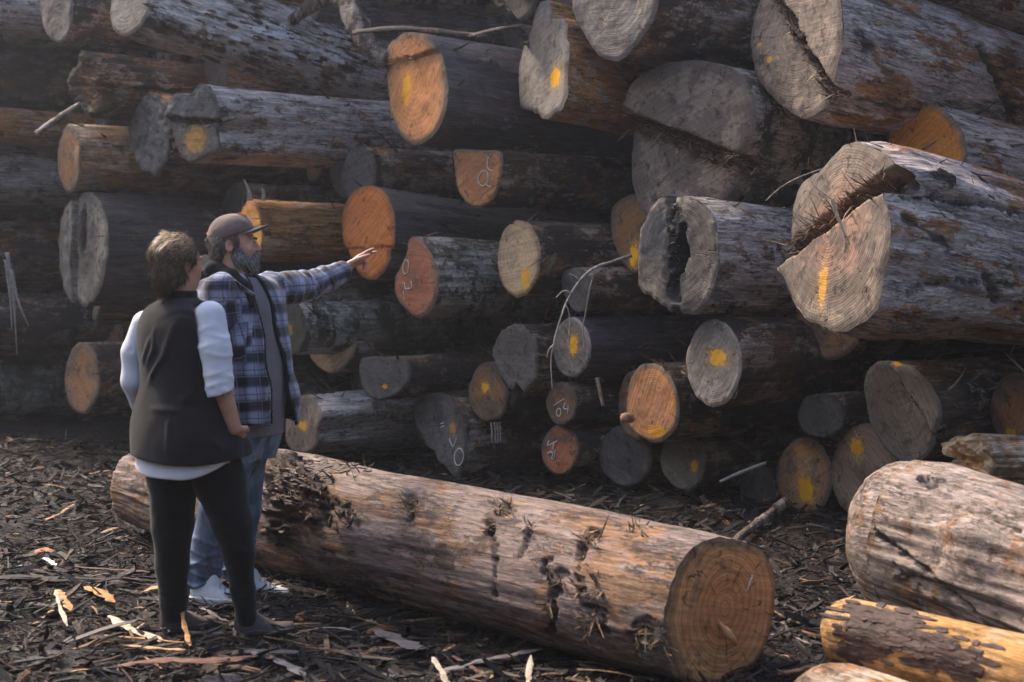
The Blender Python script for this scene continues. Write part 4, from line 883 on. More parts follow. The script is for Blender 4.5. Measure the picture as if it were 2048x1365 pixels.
def nets(fn, lo, hi, h, B=8):
    lo = np.array(lo, float); n = np.ceil((np.array(hi)-lo)/h/B).astype(int); N_ = n*B+1
    F = np.full(N_, 1.0, np.float32)
    g = np.stack(np.meshgrid(*[np.arange(k) for k in n], indexing='ij'), -1).reshape(-1, 3)
    d = fn(lo+(g*B+B/2)*h); act = g[np.abs(d) < B*h*1.25+.02]; ins = g[d < -(B*h*1.25+.02)]
    for q in ins: F[q[0]*B:q[0]*B+B+1, q[1]*B:q[1]*B+B+1, q[2]*B:q[2]*B+B+1] = -1
    M_ = np.zeros(N_, bool)
    for q in act: M_[q[0]*B:q[0]*B+B+1, q[1]*B:q[1]*B+B+1, q[2]*B:q[2]*B+B+1] = True
    idx = np.argwhere(M_)
    for k in range(0, len(idx), 400000):
        s = idx[k:k+400000]; F[s[:, 0], s[:, 1], s[:, 2]] = fn(lo+s*h)
    S_ = F < 0; c = np.zeros(tuple(N_-1), bool); corners = [(i, j, k) for i in (0, 1) for j in (0, 1) for k in (0, 1)]
    sl_ = lambda A, o: A[o[0]:A.shape[0]-1+o[0], o[1]:A.shape[1]-1+o[1], o[2]:A.shape[2]-1+o[2]]
    al = np.ones_like(c); an = np.zeros_like(c)
    for o in corners: al &= sl_(S_, o); an |= sl_(S_, o)
    cell = np.argwhere(an & ~al); ID = np.full(c.shape, -1, int); ID[tuple(cell.T)] = np.arange(len(cell))
    acc = np.zeros((len(cell), 3)); cnt = np.zeros(len(cell))
    for o in corners:
        for ax in range(3):
            if o[ax]: continue
            p = list(o); p[ax] = 1
            va = F[tuple((cell+o).T)]; vb = F[tuple((cell+p).T)]; m_ = (va < 0) != (vb < 0)
            t = np.where(m_, va/np.where(m_, va-vb, 1), 0); pos = cell+np.array(o); pos = pos.astype(float); pos[:, ax] += t
            acc[m_] += pos[m_]; cnt[m_] += 1
    V = lo+acc/cnt[:, None]*h; Q = []
    for ax in range(3):
        s0 = [slice(None)]*3; s1 = [slice(None)]*3; s0[ax] = slice(0, -1); s1[ax] = slice(1, None)
        A, B2 = S_[tuple(s0)], S_[tuple(s1)]; e = np.argwhere(A != B2); o1, o2 = [(1, 2), (2, 0), (0, 1)][ax]
        e = e[(e[:, o1] > 0) & (e[:, o2] > 0) & (e[:, o1] < c.shape[o1]) & (e[:, o2] < c.shape[o2])]
        d1 = np.zeros(3, int); d1[o1] = 1; d2 = np.zeros(3, int); d2[o2] = 1
        q = np.stack([ID[tuple((e-d1-d2).T)], ID[tuple((e-d2).T)], ID[tuple(e.T)], ID[tuple((e-d1).T)]], 1)
        fl = A[tuple(e.T)]; q = np.where(fl[:, None], q, q[:, ::-1]); Q.append(q)
    Q = np.concatenate(Q); Q = Q[(Q >= 0).all(1)]
    return V, Q
def sdf_mesh(name, fn, lo, hi, h, mat, parent=None, attr=None, smooth=1):
    V, Q = nets(fn, lo, hi, h)
    for _ in range(smooth):
        s = np.zeros_like(V); c = np.zeros(len(V))
        for a, b in ((0, 1), (1, 2), (2, 3), (3, 0)):
            np.add.at(s, Q[:, a], V[Q[:, b]]); np.add.at(c, Q[:, a], 1); np.add.at(s, Q[:, b], V[Q[:, a]]); np.add.at(c, Q[:, b], 1)
        V = V*.5+.5*s/np.maximum(c, 1)[:, None]
    return mesh_np(name, V, Q, mat, True, parent, attr(V) if attr else None), V, Q
def strands(name, V, Q, n, flow, Lr, mat, parent, seed, tintf, wd=.0022, lift=.35, region=None, segs=5):
    r = np.random.RandomState(seed); q = Q[r.randint(0, len(Q), n)]; w_ = r.dirichlet((1, 1, 1, 1), n)
    p = (V[q]*w_[:, :, None]).sum(1); nr = np.cross(V[q[:, 1]]-V[q[:, 0]], V[q[:, 3]]-V[q[:, 0]]); nr /= vlen(nr)[:, None]+1e-9
    if region is not None: k = region(p); p, nr = p[k], nr[k]
    n = len(p); d = flow(p, nr)+r.normal(0, .22, (n, 3)); d -= (d*nr).sum(1)[:, None]*nr; d /= vlen(d)[:, None]+1e-9
    L = r.uniform(*Lr, n); s = np.cross(nr, d); out = np.zeros((n, segs, 2, 3)); c = p-nr*.002; dd = d+nr*lift; 
    curl = r.normal(0, .35, (n, 1))
    for k in range(segs):
        ww = wd*(1-(k/(segs-1))**2*.85)*r.uniform(.6, 1.4, n)
        out[:, k, 0] = c+s*ww[:, None]; out[:, k, 1] = c-s*ww[:, None]
        c = c+dd/(vlen(dd)[:, None])*(L/(segs-1))[:, None]; dd = dd-nr*lift*.62+s*curl*.45+np.array([0, 0, -.10])
    F = np.array([(2*k, 2*k+1, 2*k+3, 2*k+2) for k in range(segs-1)]); F = (F[None]+(np.arange(n)*segs*2)[:, None, None]).reshape(-1, 4)
    tn = np.repeat(tintf(p, nr, r), segs*2, 0)
    return mesh_np(name, out.reshape(-1, 3), F, mat, True, parent, {'tint': tn})
def cloth_mat(name, col, rough=.9, weave=500, bump=.0015, sheen=.3, var=.12):
    m = N(name); O = m.obj(); n = m.noise(O, weave, 2); n2 = m.noise(O, 14, 4)
    c = m.mix(1, col, m.mix(m.ss(n2, .3, .7), (1-var,)*3, (1+var,)*3), 'MULTIPLY')
    c = m.mix(1, c, m.mix(m.ss(n, .3, .7), (.88,)*3, (1.1,)*3), 'MULTIPLY')
    m.b.inputs['Sheen Weight'].default_value = sheen
    return m.fin(c, rough, m.ma('ADD', n, m.ma('MULTIPLY', n2, 2.)), bump, .5, .15)
def skin_mat(name, col, red):
    m = N(name); O = m.obj(); n = m.noise(O, 22, 5, .6); c = m.mix(m.ss(n, .35, .7), col, red)
    m.b.inputs['Subsurface Weight'].default_value = .12; m.b.inputs['Subsurface Radius'].default_value = (.02, .008, .004); m.b.inputs['Subsurface Scale'].default_value = .5
    return m.fin(c, .55, m.noise(O, 160, 3), .0015, .4, .35)
m = N('hair_strand'); M_HAIR = m.fin(m.attr('tint'), .5, spec=.4)
def hand_sdf(P, wrist, dirv, palmn, side, curls, thumb, s=1.0):
    """wrist point, pointing direction, palm normal (the side fingers curl to), side = thumb side vector"""
    d = np.array(dirv, float); d /= np.linalg.norm(d); pn = np.array(palmn, float); pn -= d*(pn@d); pn /= np.linalg.norm(pn); sd = np.array(side, float); sd -= d*(sd@d)+pn*(sd@pn); sd /= np.linalg.norm(sd)
    w_ = np.array(wrist, float)
    e = cone(P, w_+d*.012*s, w_+d*.075*s, .031*s, .040*s, pn, .48)
    lens = [.074, .082, .076, .060]; offs = [.028, .010, -.009, -.027]
    for k in range(4):
        b0 = w_+d*(.088-.004*abs(k-1))*s+sd*offs[k]*s; dr = d+sd*offs[k]*1.5; dr /= np.linalg.norm(dr); a = 0; p = b0; r = (.0095-.0006*k)*s
        e = smin(e, cone(P, w_+d*.05*s+sd*offs[k]*.8*s, b0, .011*s, r*1.1), .008)
        f_ = None
        for j, fr in enumerate((.42, .32, .26)):
            a += curls[k][j]; dj = dr*math.cos(a)+pn*math.sin(a); q = p+dj*lens[k]*fr*s; c_ = cone(P, p, q, r*(1-.1*j), r*(.93-.1*j)); f_ = c_ if f_ is None else smin(f_, c_, .003); p = q
        e = smin(e, f_, .004)
    t0 = w_+d*.022*s+sd*.026*s; t1 = w_+d*.052*s+sd*.048*s+pn*.012*s; t2 = t1+(d*thumb[0]+sd*thumb[1]+pn*thumb[2])*.034*s; t3 = t2+(d*(thumb[0]+.2)+sd*(thumb[1]-.2)+pn*thumb[2])*.026*s
    th = smin(cone(P, t0, t1, .016*s, .0125*s), smin(cone(P, t1, t2, .0125*s, .0105*s), cone(P, t2, t3, .0108*s, .0085*s), .003), .005)
    return smin(e, th, .009)
def head_sdf(P, c, f, s=1.0, man=False, up=(0, 0, 1)):
    """c = centre between the ears, f = facing"""
    B_ = basis(f, up); p = (P-np.array(c, float))@B_.T/s      # right, forward, up
    d = ell(p, (0, -.012, .035), (.074, .095, .088)); d = smin(d, ell(p, (0, .025, -.035), (.056, .066, .072)), .03)
    d = smin(d, ell(p, (0, .048, -.088), (.030, .030, .022)), .025)                       # chin
    q = p.copy(); q[:, 0] = np.abs(q[:, 0])
    d = smin(d, ell(q, (.033, .062, -.018), (.022, .018, .020)), .018)                    # cheek
    d = smin(d, ell(q, (.028, .080, .028), (.024, .010, .007)), .010)                     # brow
    d = smax(d, -ell(q, (.030, .094, .010), (.017, .014, .011)), .010)                    # eye socket
    d = smin(d, ell(q, (.030, .078, .009), (.0125, .0125, .0115)), .002)                  # eyeball
    d = smin(d, cone(p, (0, .086, .018), (0, .108, -.020), .007, .0105), .008)            # nose
    d = smin(d, ell(q, (.011, .098, -.024), (.008, .010, .007)), .006)
    d = smin(d, ell(p, (0, .088, -.047), (.022, .010, .0055)), .005); d = smin(d, ell(p, (0, .086, -.058), (.019, .010, .006)), .005)
    d = smax(d, -ell(p, (0, .100, -.052), (.022, .008, .0018)), .003)
    e = ell(q, (.078, -.012, .000), (.010, .019, .031)); e = smax(e, -ell(q, (.087, -.008, .003), (.008, .011, .020)), .004); d = smin(d, e, .008)
    return d*s*.9
NOISE = lambda P, sx, sy, sz, s, o=3: fbm(P*np.array([sx, sy, sz]), s, o)

# ======== the woman, seen from behind
DW = 5.83
def W(px, py, dy=0.): return np.array(at(px, py, DW+dy)[:])
fW = np.array([math.sin(R_(38)), math.cos(R_(38))]); rW = np.array([fW[1], -fW[0]])
def rowsW(rows, da=0.0):
    zs, ce, a, b = [], [], [], []
    for (py, xc, A, Bb) in rows:
        p = W(xc, py); zs.append(p[2]); ce.append((p[0], p[1])); a.append(A+da); b.append(Bb+da)
    return zs, ce, a, b
VEST = [(596, 362, .070, .066), (608, 362, .140, .090), (622, 361, .186, .110), (640, 359, .198, .122), (680, 358, .196, .134), (730, 364, .192, .140), (770, 368, .196, .148), (800, 367, .212, .158), (840, 369, .240, .176), (880, 374, .256, .190), (918, 377, .258, .194)]
hipL, hipR = W(345, 955, .06), W(440, 955, -.04)
kneeL, kneeR = W(346, 1085, .04), W(472, 1085, -.04); ankL, ankR = W(348, 1222, .04), W(491, 1230, -.03)
shR = W(420, 634, -.10); elR = W(440, 762, -.15); wrR = W(470, 858, -.12); shL = W(292, 650, .10); elL = W(270, 762, .10); wrL = W(300, 850, .26)
hcW = W(360, 530, 0); fhW = np.array([math.sin(R_(47)), math.cos(R_(47)), .02])
def womanbody(P):
    zs, ce, a, b = rowsW(VEST[1:], -.045); d = loft(P, zs, ce, a, b, fW)[0]
    d = smin(d, head_sdf(P, hcW, fhW, .97), .004)
    d = smin(d, cone(P, W(360, 618), W(362, 560), .056, .052), .02)
    d = smin(d, chain(P, [shR+[-.02, 0, -.02], elR, wrR], [.042, .041, .026]), .03); d = smin(d, chain(P, [shL, elL, wrL], [.050, .041, .026]), .03)
    d = smin(d, chain(P, [W(362, 870), hipL, kneeL, ankL], [.11, .085, .055, .036]), .03); d = smin(d, chain(P, [W(385, 870), hipR, kneeR, ankR], [.11, .085, .055, .034]), .03)
    d = smin(d, hand_sdf(P, wrR, W(480, 905, .04)-wrR, (-.3, .9, 0), (.8, .3, .3), [(.3, .3, .2)]*4, (.8, .2, .2), .92), .015)
    d = smin(d, hand_sdf(P, wrL, (.2, .3, -.9), (1, -.3, 0), (.3, .9, 0), [(.3, .3, .2)]*4, (.8, .2, .2), .92), .015)
    for an, sg in ((ankL, 0), (ankR, 0)):
        t_ = an+np.array([.12, .06, 0]); d = smin(d, cone(P, [an[0], an[1], .06], [t_[0], t_[1], .018], .022, .008), .02)
    return d
M_SKW = skin_mat('fair_skin', (.52, .30, .215), (.46, .22, .15))
woman, VB, QB = sdf_mesh('person', womanbody, (-1.75, 5.3, -.03), (-.85, 6.4, 1.70), .0062, M_SKW)
tag(woman, 'person seen from behind with short brown hair, charcoal vest, pale top, hand in pocket', 'person')
def vest(P):
    zs, ce, a, b = rowsW(VEST); d, u, v = loft(P, zs, ce, a, b, fW, 2.3)
    d = smin(d, ell(P, W(481, 898, .0), (.045, .06, .055)), .03)
    # armholes
    for s_, sh in ((1, shR), (-1, shL)):
        q = P-sh; lu = q[:, 0]*rW[0]+q[:, 1]*rW[1]
    for pts, r, am in (([W(285, 770, -.1), W(325, 715, -.15), W(350, 655, -.14)], .013, .010), ([W(280, 745, -.08), W(305, 700, -.12), W(312, 660, -.1)], .011, .008), ([W(285, 722, -.06), W(300, 680, -.1)], .010, .006),
                       ([W(270, 792, -.1), W(330, 790, -.2), W(370, 800, -.2)], .014, .006), ([W(275, 815, -.12), W(350, 822, -.2)], .014, .005), ([W(300, 850, -.18), W(305, 912, -.2)], .010, .006), ([W(335, 845, -.2), W(338, 912, -.2)], .012, .005),
                       ([W(300, 645, -.12), W(360, 625, -.15), W(410, 640, -.14)], .010, -.004), ([W(410, 650, -.12), W(400, 720, -.16), W(420, 790, -.17)], .014, .006), ([W(380, 870, -.2), W(470, 905, -.2)], .016, .006)):
        d = fold(P, d, pts, r, am)
    d = d-.004*NOISE(P, 6, 6, 4, 3)
    inner = d+.014
    z = P[:, 2]; hem = W(300, 913)[2]-.012*np.sin((P[:, 0]-W(300, 900)[0])*9)
    cut = hem-z
    d = np.maximum(d, cut)
    ar = np.minimum(cone(P, shR+[0, 0, .03], elR+[-.01, 0, .0], .066, .058), cone(P, shL+[0, 0, .03], elL+[.03, 0, .03], .066, .050))
    d = smax(d, -ar, .012)
    return np.maximum(d, -np.maximum(inner, -(z-hem-.02))) if False else d
M_VEST = cloth_mat('charcoal_fleece', (.017, .0145, .016), .95, 700, .002, .12)
sdf_mesh('vest', vest, (-1.8, 5.45, .60), (-.85, 6.3, 1.55), .0062, M_VEST, woman)
def wcollar(P):
    zs, ce, a, b = rowsW([(582, 364, .060, .060), (596, 363, .064, .064), (612, 361, .085, .078)]); d = loft(P, zs, ce, a, b, fW)[0]
    return np.maximum(d, -(d+.012))
sdf_mesh('vest_collar', wcollar, (-1.6, 5.6, 1.2), (-1.1, 6.1, 1.5), .005, M_VEST, woman)
def wtop(P):
    # sleeves and the shirt tail
    cu = W(441, 786, -.155); d = chain(P, [shR+[0.0, 0, .003], W(431, 700, -.13), cu], [.062, .061, .055], .02)
    for k, (y0, y1, x0, x1, am) in enumerate(((655, 648, 408, 445, .004), (672, 662, 408, 450, .005), (690, 682, 404, 440, .006), (700, 705, 402, 440, .005), (742, 738, 440, 470, .005), (752, 752, 438, 472, .006), (763, 768, 430, 472, .006), (775, 780, 425, 470, .004))):
        c_ = W((x0+x1)/2, (y0+y1)/2, -.14); q_ = (P[:, 2]-c_[2])+(P[:, 0]-c_[0])*(.25 if k % 2 else -.3)+.006*np.sin(P[:, 1]*40+k)
        side = sstep(-.03, .03, (P[:, 0]-c_[0])*(1 if k % 2 else -1))*.8+.2; d = d-am*.8*np.exp(-(q_/.0085)**2)*side*(P[:, 0] > W(395, 700)[0])
    ax = (cu-elR); ax = W(470, 858, -.12)-W(441, 770, -.155); ax /= np.linalg.norm(ax); d = np.maximum(d, (P-cu)@ax)
    e = chain(P, [shL, W(272, 705, .10), elL, W(285, 810, .18)], [.060, .058, .055, .048], .02)
    e = fold(P, e, [W(258, 690, .02), W(262, 702, .04)], .008, -.006)
    d = np.minimum(d, e)
    zs, ce, a, b = rowsW([(860, 372, .235, .170), (905, 376, .238, .172), (952, 372, .232, .168)]); t, u, v = loft(P, zs, ce, a, b, fW, 2.4)
    hem = W(0, 948)[2]+.085*np.clip((P[:, 0]-W(375, 900)[0])/.22, 0, 1.3)**2+.02*np.clip((W(310, 900)[0]-P[:, 0])/.08, 0, 1)
    t = np.maximum(t-.003*NOISE(P, 9, 9, 3, 8), hem-P[:, 2]); d = np.minimum(d, t)
    return d
M_TOP = cloth_mat('lavender_jersey', (.66, .66, .74), .85, 900, .001, .15, .05)
sdf_mesh('long_sleeved_top', wtop, (-1.8, 5.4, .60), (-.85, 6.3, 1.50), .006, M_TOP, woman)
def wpants(P):
    d = chain(P, [W(345, 900, .02), W(346, 960, .05), W(344, 1050, .05), W(345, 1130, .05), W(348, 1205, .04), W(349, 1232, .04)], [.115, .103, .084, .067, .054, .050], .02)
    e = chain(P, [W(420, 900, -.02), W(438, 960, -.03), W(466, 1050, -.04), W(477, 1112, -.04), W(486, 1180, -.03), W(493, 1236, -.03)], [.115, .104, .080, .060, .047, .043], .02)
    d = smin(d, e, .008)
    for c_, xs in ((W(348, 1215, .04), 1), (W(490, 1210, -.03), 1)):
        for k in range(4):
            d = d-.0035*np.exp(-((P[:, 2]-c_[2]-k*.022)/.006)**2)*(np.abs(P[:, 0]-c_[0]) < .12)
    for a_, b_ in ((W(318, 1080, -.04), W(368, 1066, -.04)), (W(322, 1100, -.04), W(360, 1112, -.03)), (W(440, 1072, -.12), W(500, 1050, -.10)), (W(452, 1096, -.11), W(500, 1104, -.1)), (W(330, 985, -.06), W(390, 1000, -.06)), (W(404, 1000, -.12), W(470, 975, -.14)), (W(420, 1030, -.12), W(480, 1018, -.12))):
        d = fold(P, d, [a_, b_], .012, .005)
    d = d-.004*NOISE(P, 7, 7, 5, 21)
    return np.maximum(d, .045-P[:, 2])
sdf_mesh('trousers', wpants, (-1.8, 5.4, .0), (-.85, 6.3, .80), .0065, cloth_mat('black_knit', (.0065, .0065, .007), .95, 600, .0015, .15), woman)
M_SHW = plain_mat('brown_suede', (.075, .055, .052), .75, .2, 60, .001)
M_SOLE = plain_mat('dark_rubber', (.045, .038, .036), .7, .2, 60, .001)
def shoe(name, heel, toe, parent, mat, sole, wd=.045, ht=.088, collar=None, sneaker=False, laces=False):
    heel = np.array(heel, float); toe = np.array(toe, float); f = toe-heel; L = np.linalg.norm(f); f /= L; r = np.array([f[1], -f[0], 0]); up = np.array([0, 0, 1.])
    B_ = np.stack([f, r, up])
    def lp(P): return (P-heel)@B_.T
    def base(P):
        p = lp(P); t = np.clip(p[:, 0]/L, 0, 1); hw = wd*(.74+.36*np.sin(np.clip((t-.1)*math.pi*.8, 0, math.pi))**1.0)*np.sqrt(np.clip(1-((t-.5)/.54)**6, 0, 1))
        top = ht*(1-.62*sstep(.25, .75, t))+.004
        u = np.abs(p[:, 1]/np.maximum(hw, .01)); v = np.clip(p[:, 2], 0, None)/top
        e = ((u**2.4+v**2.4)**(1/2.4)-1)*np.minimum(hw, top)*.8
        e = np.maximum(e, np.abs(p[:, 0]-L/2)-L/2); return np.maximum(e, -p[:, 2]+.014), p
    def upper(P):
        e, p = base(P); e = smax(e, -cone(p, (.035 if not sneaker else .05, 0, ht*1.0), (.03 if not sneaker else .06, 0, ht*1.6), .030, .045), .006)
        if sneaker: e = smin(e, ell(p, (.105, 0, ht*.86), (.020, .028, .030)), .02)
        return e
    def so(P):
        e, p = base(np.concatenate([P[:, :2], np.full((len(P), 1), heel[2]+.016)], 1)); e = e-.004
        tz = .020 if not sneaker else .030
        return np.maximum(np.maximum(e, p[:, 2]*0+P[:, 2]-heel[2]-tz), heel[2]-P[:, 2])
    lo = np.minimum(heel, toe)-.08; hi = np.maximum(heel, toe)+.08; lo[2] = heel[2]-.02; hi[2] = heel[2]+.16
    o, _, _ = sdf_mesh(name, upper, lo, hi, .0042, mat, parent)
    sdf_mesh('sole', so, lo, hi, .0042, sole, o)
    if laces:
        M_L = plain_mat('grey_lace', (.35, .30, .28), .8, .2, 200, .0005)
        for k in range(5):
            x = .115+k*.022; z = ht*(1-.62*sstep(.25, .75, np.array(x/L)))+.007
            pts = [heel+f*(x-.006)+r*(-.028)+up*(z-.014), heel+f*x+up*(z+.002), heel+f*(x+.006)+r*.028+up*(z-.014)]
            tube('lace', [Vector(q_) for q_ in pts], (.0028, .0028), M_L, o, 5, .05)
    return o
shoe('shoe', W(321, 1264, .02), W(321, 1264, .02)+np.array([.205, .135, 0]), woman, M_SHW, M_SOLE)
shoe('shoe', W(468, 1268, -.03), W(468, 1268, -.03)+np.array([.235, .055, 0]), woman, M_SHW, M_SOLE)
BhW = basis(fhW)
def whair(P):
    p = (P-hcW)@BhW.T/.97
    d = ell(p, (0, -.028, .040), (.092, .100, .094)); d = smin(d, ell(p, (0, -.060, -.030), (.078, .060, .080)), .03); d = smin(d, ell(p, (0, -.070, -.085), (.052, .030, .045)), .02)
    q = p.copy(); q[:, 0] = np.abs(q[:, 0]); d = smin(d, ell(q, (.076, -.022, .035), (.018, .05, .05)), .02)
    d = smin(d, ell(q, (.070, -.038, -.045), (.018, .026, .038)), .012)
    d = smax(d, -ell(p, (0, .085, -.03), (.075, .075, .085)), .012)                     # face opening
    d = smax(d, -ell(q, (.092, -.004, -.012), (.018, .022, .032)), .006)                # ear
    wv = np.sin(p[:, 0]*95+p[:, 2]*30+4*vn(p*14, 2))*.0030+.006*fbm(p*np.array([34, 34, 16]), 7, 3)
    return d*.97-wv
m = N('short_brown_hair'); O = m.obj(); n1 = m.noise(m.map(O, (30, 30, 12)), 2, 5, .7); n2 = m.noise(m.map(O, (200, 200, 60)), 1, 3, .7)
M_HW = m.fin(m.mix(m.ss(n1, .4, .65), (.050, .034, .026), (.16, .105, .065)), .6, m.ma('ADD', n1, n2), .006, .9, .3)
ho, HV, HQ = sdf_mesh('hair', whair, hcW-.2, hcW+.2, .0045, M_HW, woman)
def wflow(p, nr):
    q = (p-hcW)@BhW.T; d = np.stack([np.sign(q[:, 0])*.25+.3*np.sin(q[:, 2]*40), -.9+0*q[:, 0], -.15-1.3*sstep(.06, -.06, q[:, 2])], 1)
    return d@BhW
def w_sunlit_tint(p, nr, r):
    q = (p-hcW)@BhW.T; t = sstep(.03, .12, q[:, 2]+r.normal(0, .025, len(p)))[:, None]; b = np.array([.090, .058, .040])*r.uniform(.4, 1.8, (len(p), 1)); g = np.array([.50, .33, .18])*r.uniform(.5, 1.3, (len(p), 1))  # crown strands tinted golden: sunlight on top put into the colour
    return b*(1-t)+g*t
strands('hair_strands', HV, HQ, 5200, wflow, (.02, .05), M_HAIR, ho, 5, w_sunlit_tint, .0011, .28)

# ======== the man, pointing
DM = 6.38
def Mn(px, py, dy=0.): return np.array(at(px, py, DM+dy)[:])
fM = np.array([math.cos(R_(-36)), math.sin(R_(-36))]); rM = np.array([fM[1], -fM[0]])   # rM: his right, towards the camera
lM = -rM
TOR = [(545, 474, .075, .070), (558, 474, .15, .095), (575, 475, .205, .118), (605, 478, .222, .140), (660, 482, .218, .155), (720, 484, .216, .172), (780, 484, .216, .178), (830, 484, .205, .170), (868, 484, .200, .165), (900, 484, .185, .150)]
def rowsM(rows, da=0.0, db=0.0):
    zs, ce, a, b = [], [], [], []
    for (py, xc, A, Bb) in rows:
        p = Mn(xc, py); zs.append(p[2]); ce.append((p[0], p[1])); a.append(A+da); b.append(Bb+db)
    return zs, ce, a, b
sR = Mn(440, 583, -.19); eR = Mn(446, 705, -.16); wR = Mn(470, 800, -.10)
sL = Mn(535, 580, .17); eL = np.array(at(612, 573, 6.72)[:]); wL = np.array(at(693, 537, 6.90)[:])
hcM = Mn(469, 492, 0); fhM = np.array([1, .06, .05])
hR_, kR_, aR_ = Mn(468, 880, -.08), Mn(432, 1030, -.06), Mn(404, 1160, 0); hL_, kL_, aL_ = Mn(495, 880, .10), Mn(488, 1020, .12), Mn(478, 1160, .18)
def manbody(P):
    zs, ce, a, b = rowsM(TOR[:8], -.04, -.04); d = loft(P, zs, ce, a, b, fM)[0]
    d = smin(d, head_sdf(P, hcM, fhM, 1.03, True), .004); d = smin(d, cone(P, Mn(468, 560), Mn(466, 505), .066, .060), .02)
    d = smin(d, chain(P, [sR, eR, wR], [.055, .044, .030]), .03); d = smin(d, chain(P, [sL, eL, wL], [.055, .044, .030]), .03)
    d = smin(d, chain(P, [Mn(474, 840), hR_, kR_, aR_], [.10, .08, .062, .042]), .03); d = smin(d, chain(P, [Mn(484, 840), hL_, kL_, aL_], [.10, .08, .062, .042]), .03)
    d = smin(d, hand_sdf(P, wR, (.3, 0, -.9), (.9, .2, 0), (.3, -.9, 0), [(.4, .4, .3)]*4, (.8, .2, .2)), .015)
    hd = np.array(at(752, 496, 6.98)[:])-wL
    d = smin(d, hand_sdf(P, wL, hd, (.35, -.35, -.80), (-.15, -.95, -.05), [(.0, .12, .08), (.18, .12, .10), (1.05, 1.0, .5), (1.15, 1.1, .5)], (.80, .35, .35), 1.02), .012)
    for an, tv in ((aR_, (.15, -.06)), (aL_, (.17, -.03))):
        d = smin(d, cone(P, [an[0], an[1], .07], [an[0]+tv[0]*.7, an[1]+tv[1]*.7, .024], .024, .009), .02)
    return d
M_SKM = skin_mat('ruddy_skin', (.60, .35, .25), (.55, .25, .18))
man, _, _ = sdf_mesh('person', manbody, (-1.65, 5.9, -.03), (-.40, 7.15, 1.80), .0058, M_SKM)
tag(man, 'bearded person in blue plaid jacket and grey cap pointing at the logs', 'person')
def tshirt(P):
    zs, ce, a, b = rowsM(TOR[:9], -.012, .0); d, u, v = loft(P, zs, ce, a, b, fM)
    d = d+0
    d = d-.005*NOISE(P, 6, 6, 2.5, 31)
    d = fold(P, d, [Mn(545, 640, -.2), Mn(556, 720, -.2), Mn(558, 850, -.2)], .014, .006)
    return smax(d, -ell(P, Mn(476, 548)+np.array([.02, 0, .012]), (.085, .075, .045)), .006)
M_TEE = cloth_mat('grey_cotton', (.165, .145, .165), .9, 800, .001, .2, .08)
sdf_mesh('tee_shirt', tshirt, (-1.65, 5.9, .62), (-.7, 6.9, 1.55), .0065, M_TEE, man)
JK = [(548, 474, .085, .085), (558, 474, .165, .112), (575, 475, .226, .136), (605, 478, .240, .158), (660, 482, .236, .176), (720, 486, .238, .194), (780, 490, .246, .206), (830, 494, .250, .208), (858, 495, .250, .208)]
def gapw(z): 
    t = (Mn(0, 560)[2]-z)/(Mn(0, 560)[2]-Mn(0, 858)[2]); return t
def jk(P, da, g0, g1, th):
    zs, ce, a, b = rowsM(JK, da, da); d, u, v = loft(P, zs, ce, a, b, fM)
    t = gapw(P[:, 2])
    d = d-.005*NOISE(P, 5, 5, 3.5, 41)-.006*np.sin(P[:, 2]*26+u*18)*sstep(.2, .9, t)
    sh = np.maximum(d, -(d+th))
    w0 = g0+(g1-g0)*np.clip(t, 0, 1); uc = -.005-.035*np.clip(t, 0, 1)
    ed = .008*np.sin(P[:, 2]*22)
    gap = np.where(v > 0, np.abs(u-uc)-w0+ed, 1.)
    return sh, gap, d, t
def jacket(P):
    sh, gap, d, t = jk(P, .0, .045, .085, .012)
    sh = np.maximum(sh, -gap)
    hem = Mn(0, 846)[2]+.02*np.sin(P[:, 0]*9)
    sh = np.maximum(sh, hem-P[:, 2])
    arL = chain(P, [sL, at(578, 577, 6.62)[:], eL, at(655, 558, 6.84)[:], at(689, 541, 6.89)[:]], [.082, .077, .070, .060, .050], .02)
    for k, (x, am) in enumerate(((556, .006), (572, -.005), (588, .006), (602, -.006), (614, .008), (628, .006), (640, -.005), (652, .008), (664, -.004), (674, .007), (684, .004))):
        D_ = 6.5+(x-540)/150*.42; y = 578-(x-540)*.25; c_ = np.array(at(x, y, D_)[:]); axd = np.array(at(x+20, y-3, D_+.055)[:])-c_; axd /= np.linalg.norm(axd); q = (P-c_)@axd+.02*np.sin(P[:, 2]*30+k*2)
        arL = arL-am*np.exp(-(q/.009)**2)
    arR = chain(P, [sR, eR, wR+[0, 0, .02]], [.080, .072, .052], .02)-.005*NOISE(P, 12, 12, 12, 5)
    ar = np.minimum(arL, arR)
    cuf = np.array(at(690, 540.5, 6.895)[:]); ax = wL-eL; ax = ax/np.linalg.norm(ax)
    ar = np.maximum(ar, np.minimum((P-cuf)@ax, 1)) if True else ar
    e = smin(ar, sh, .025)
    return e
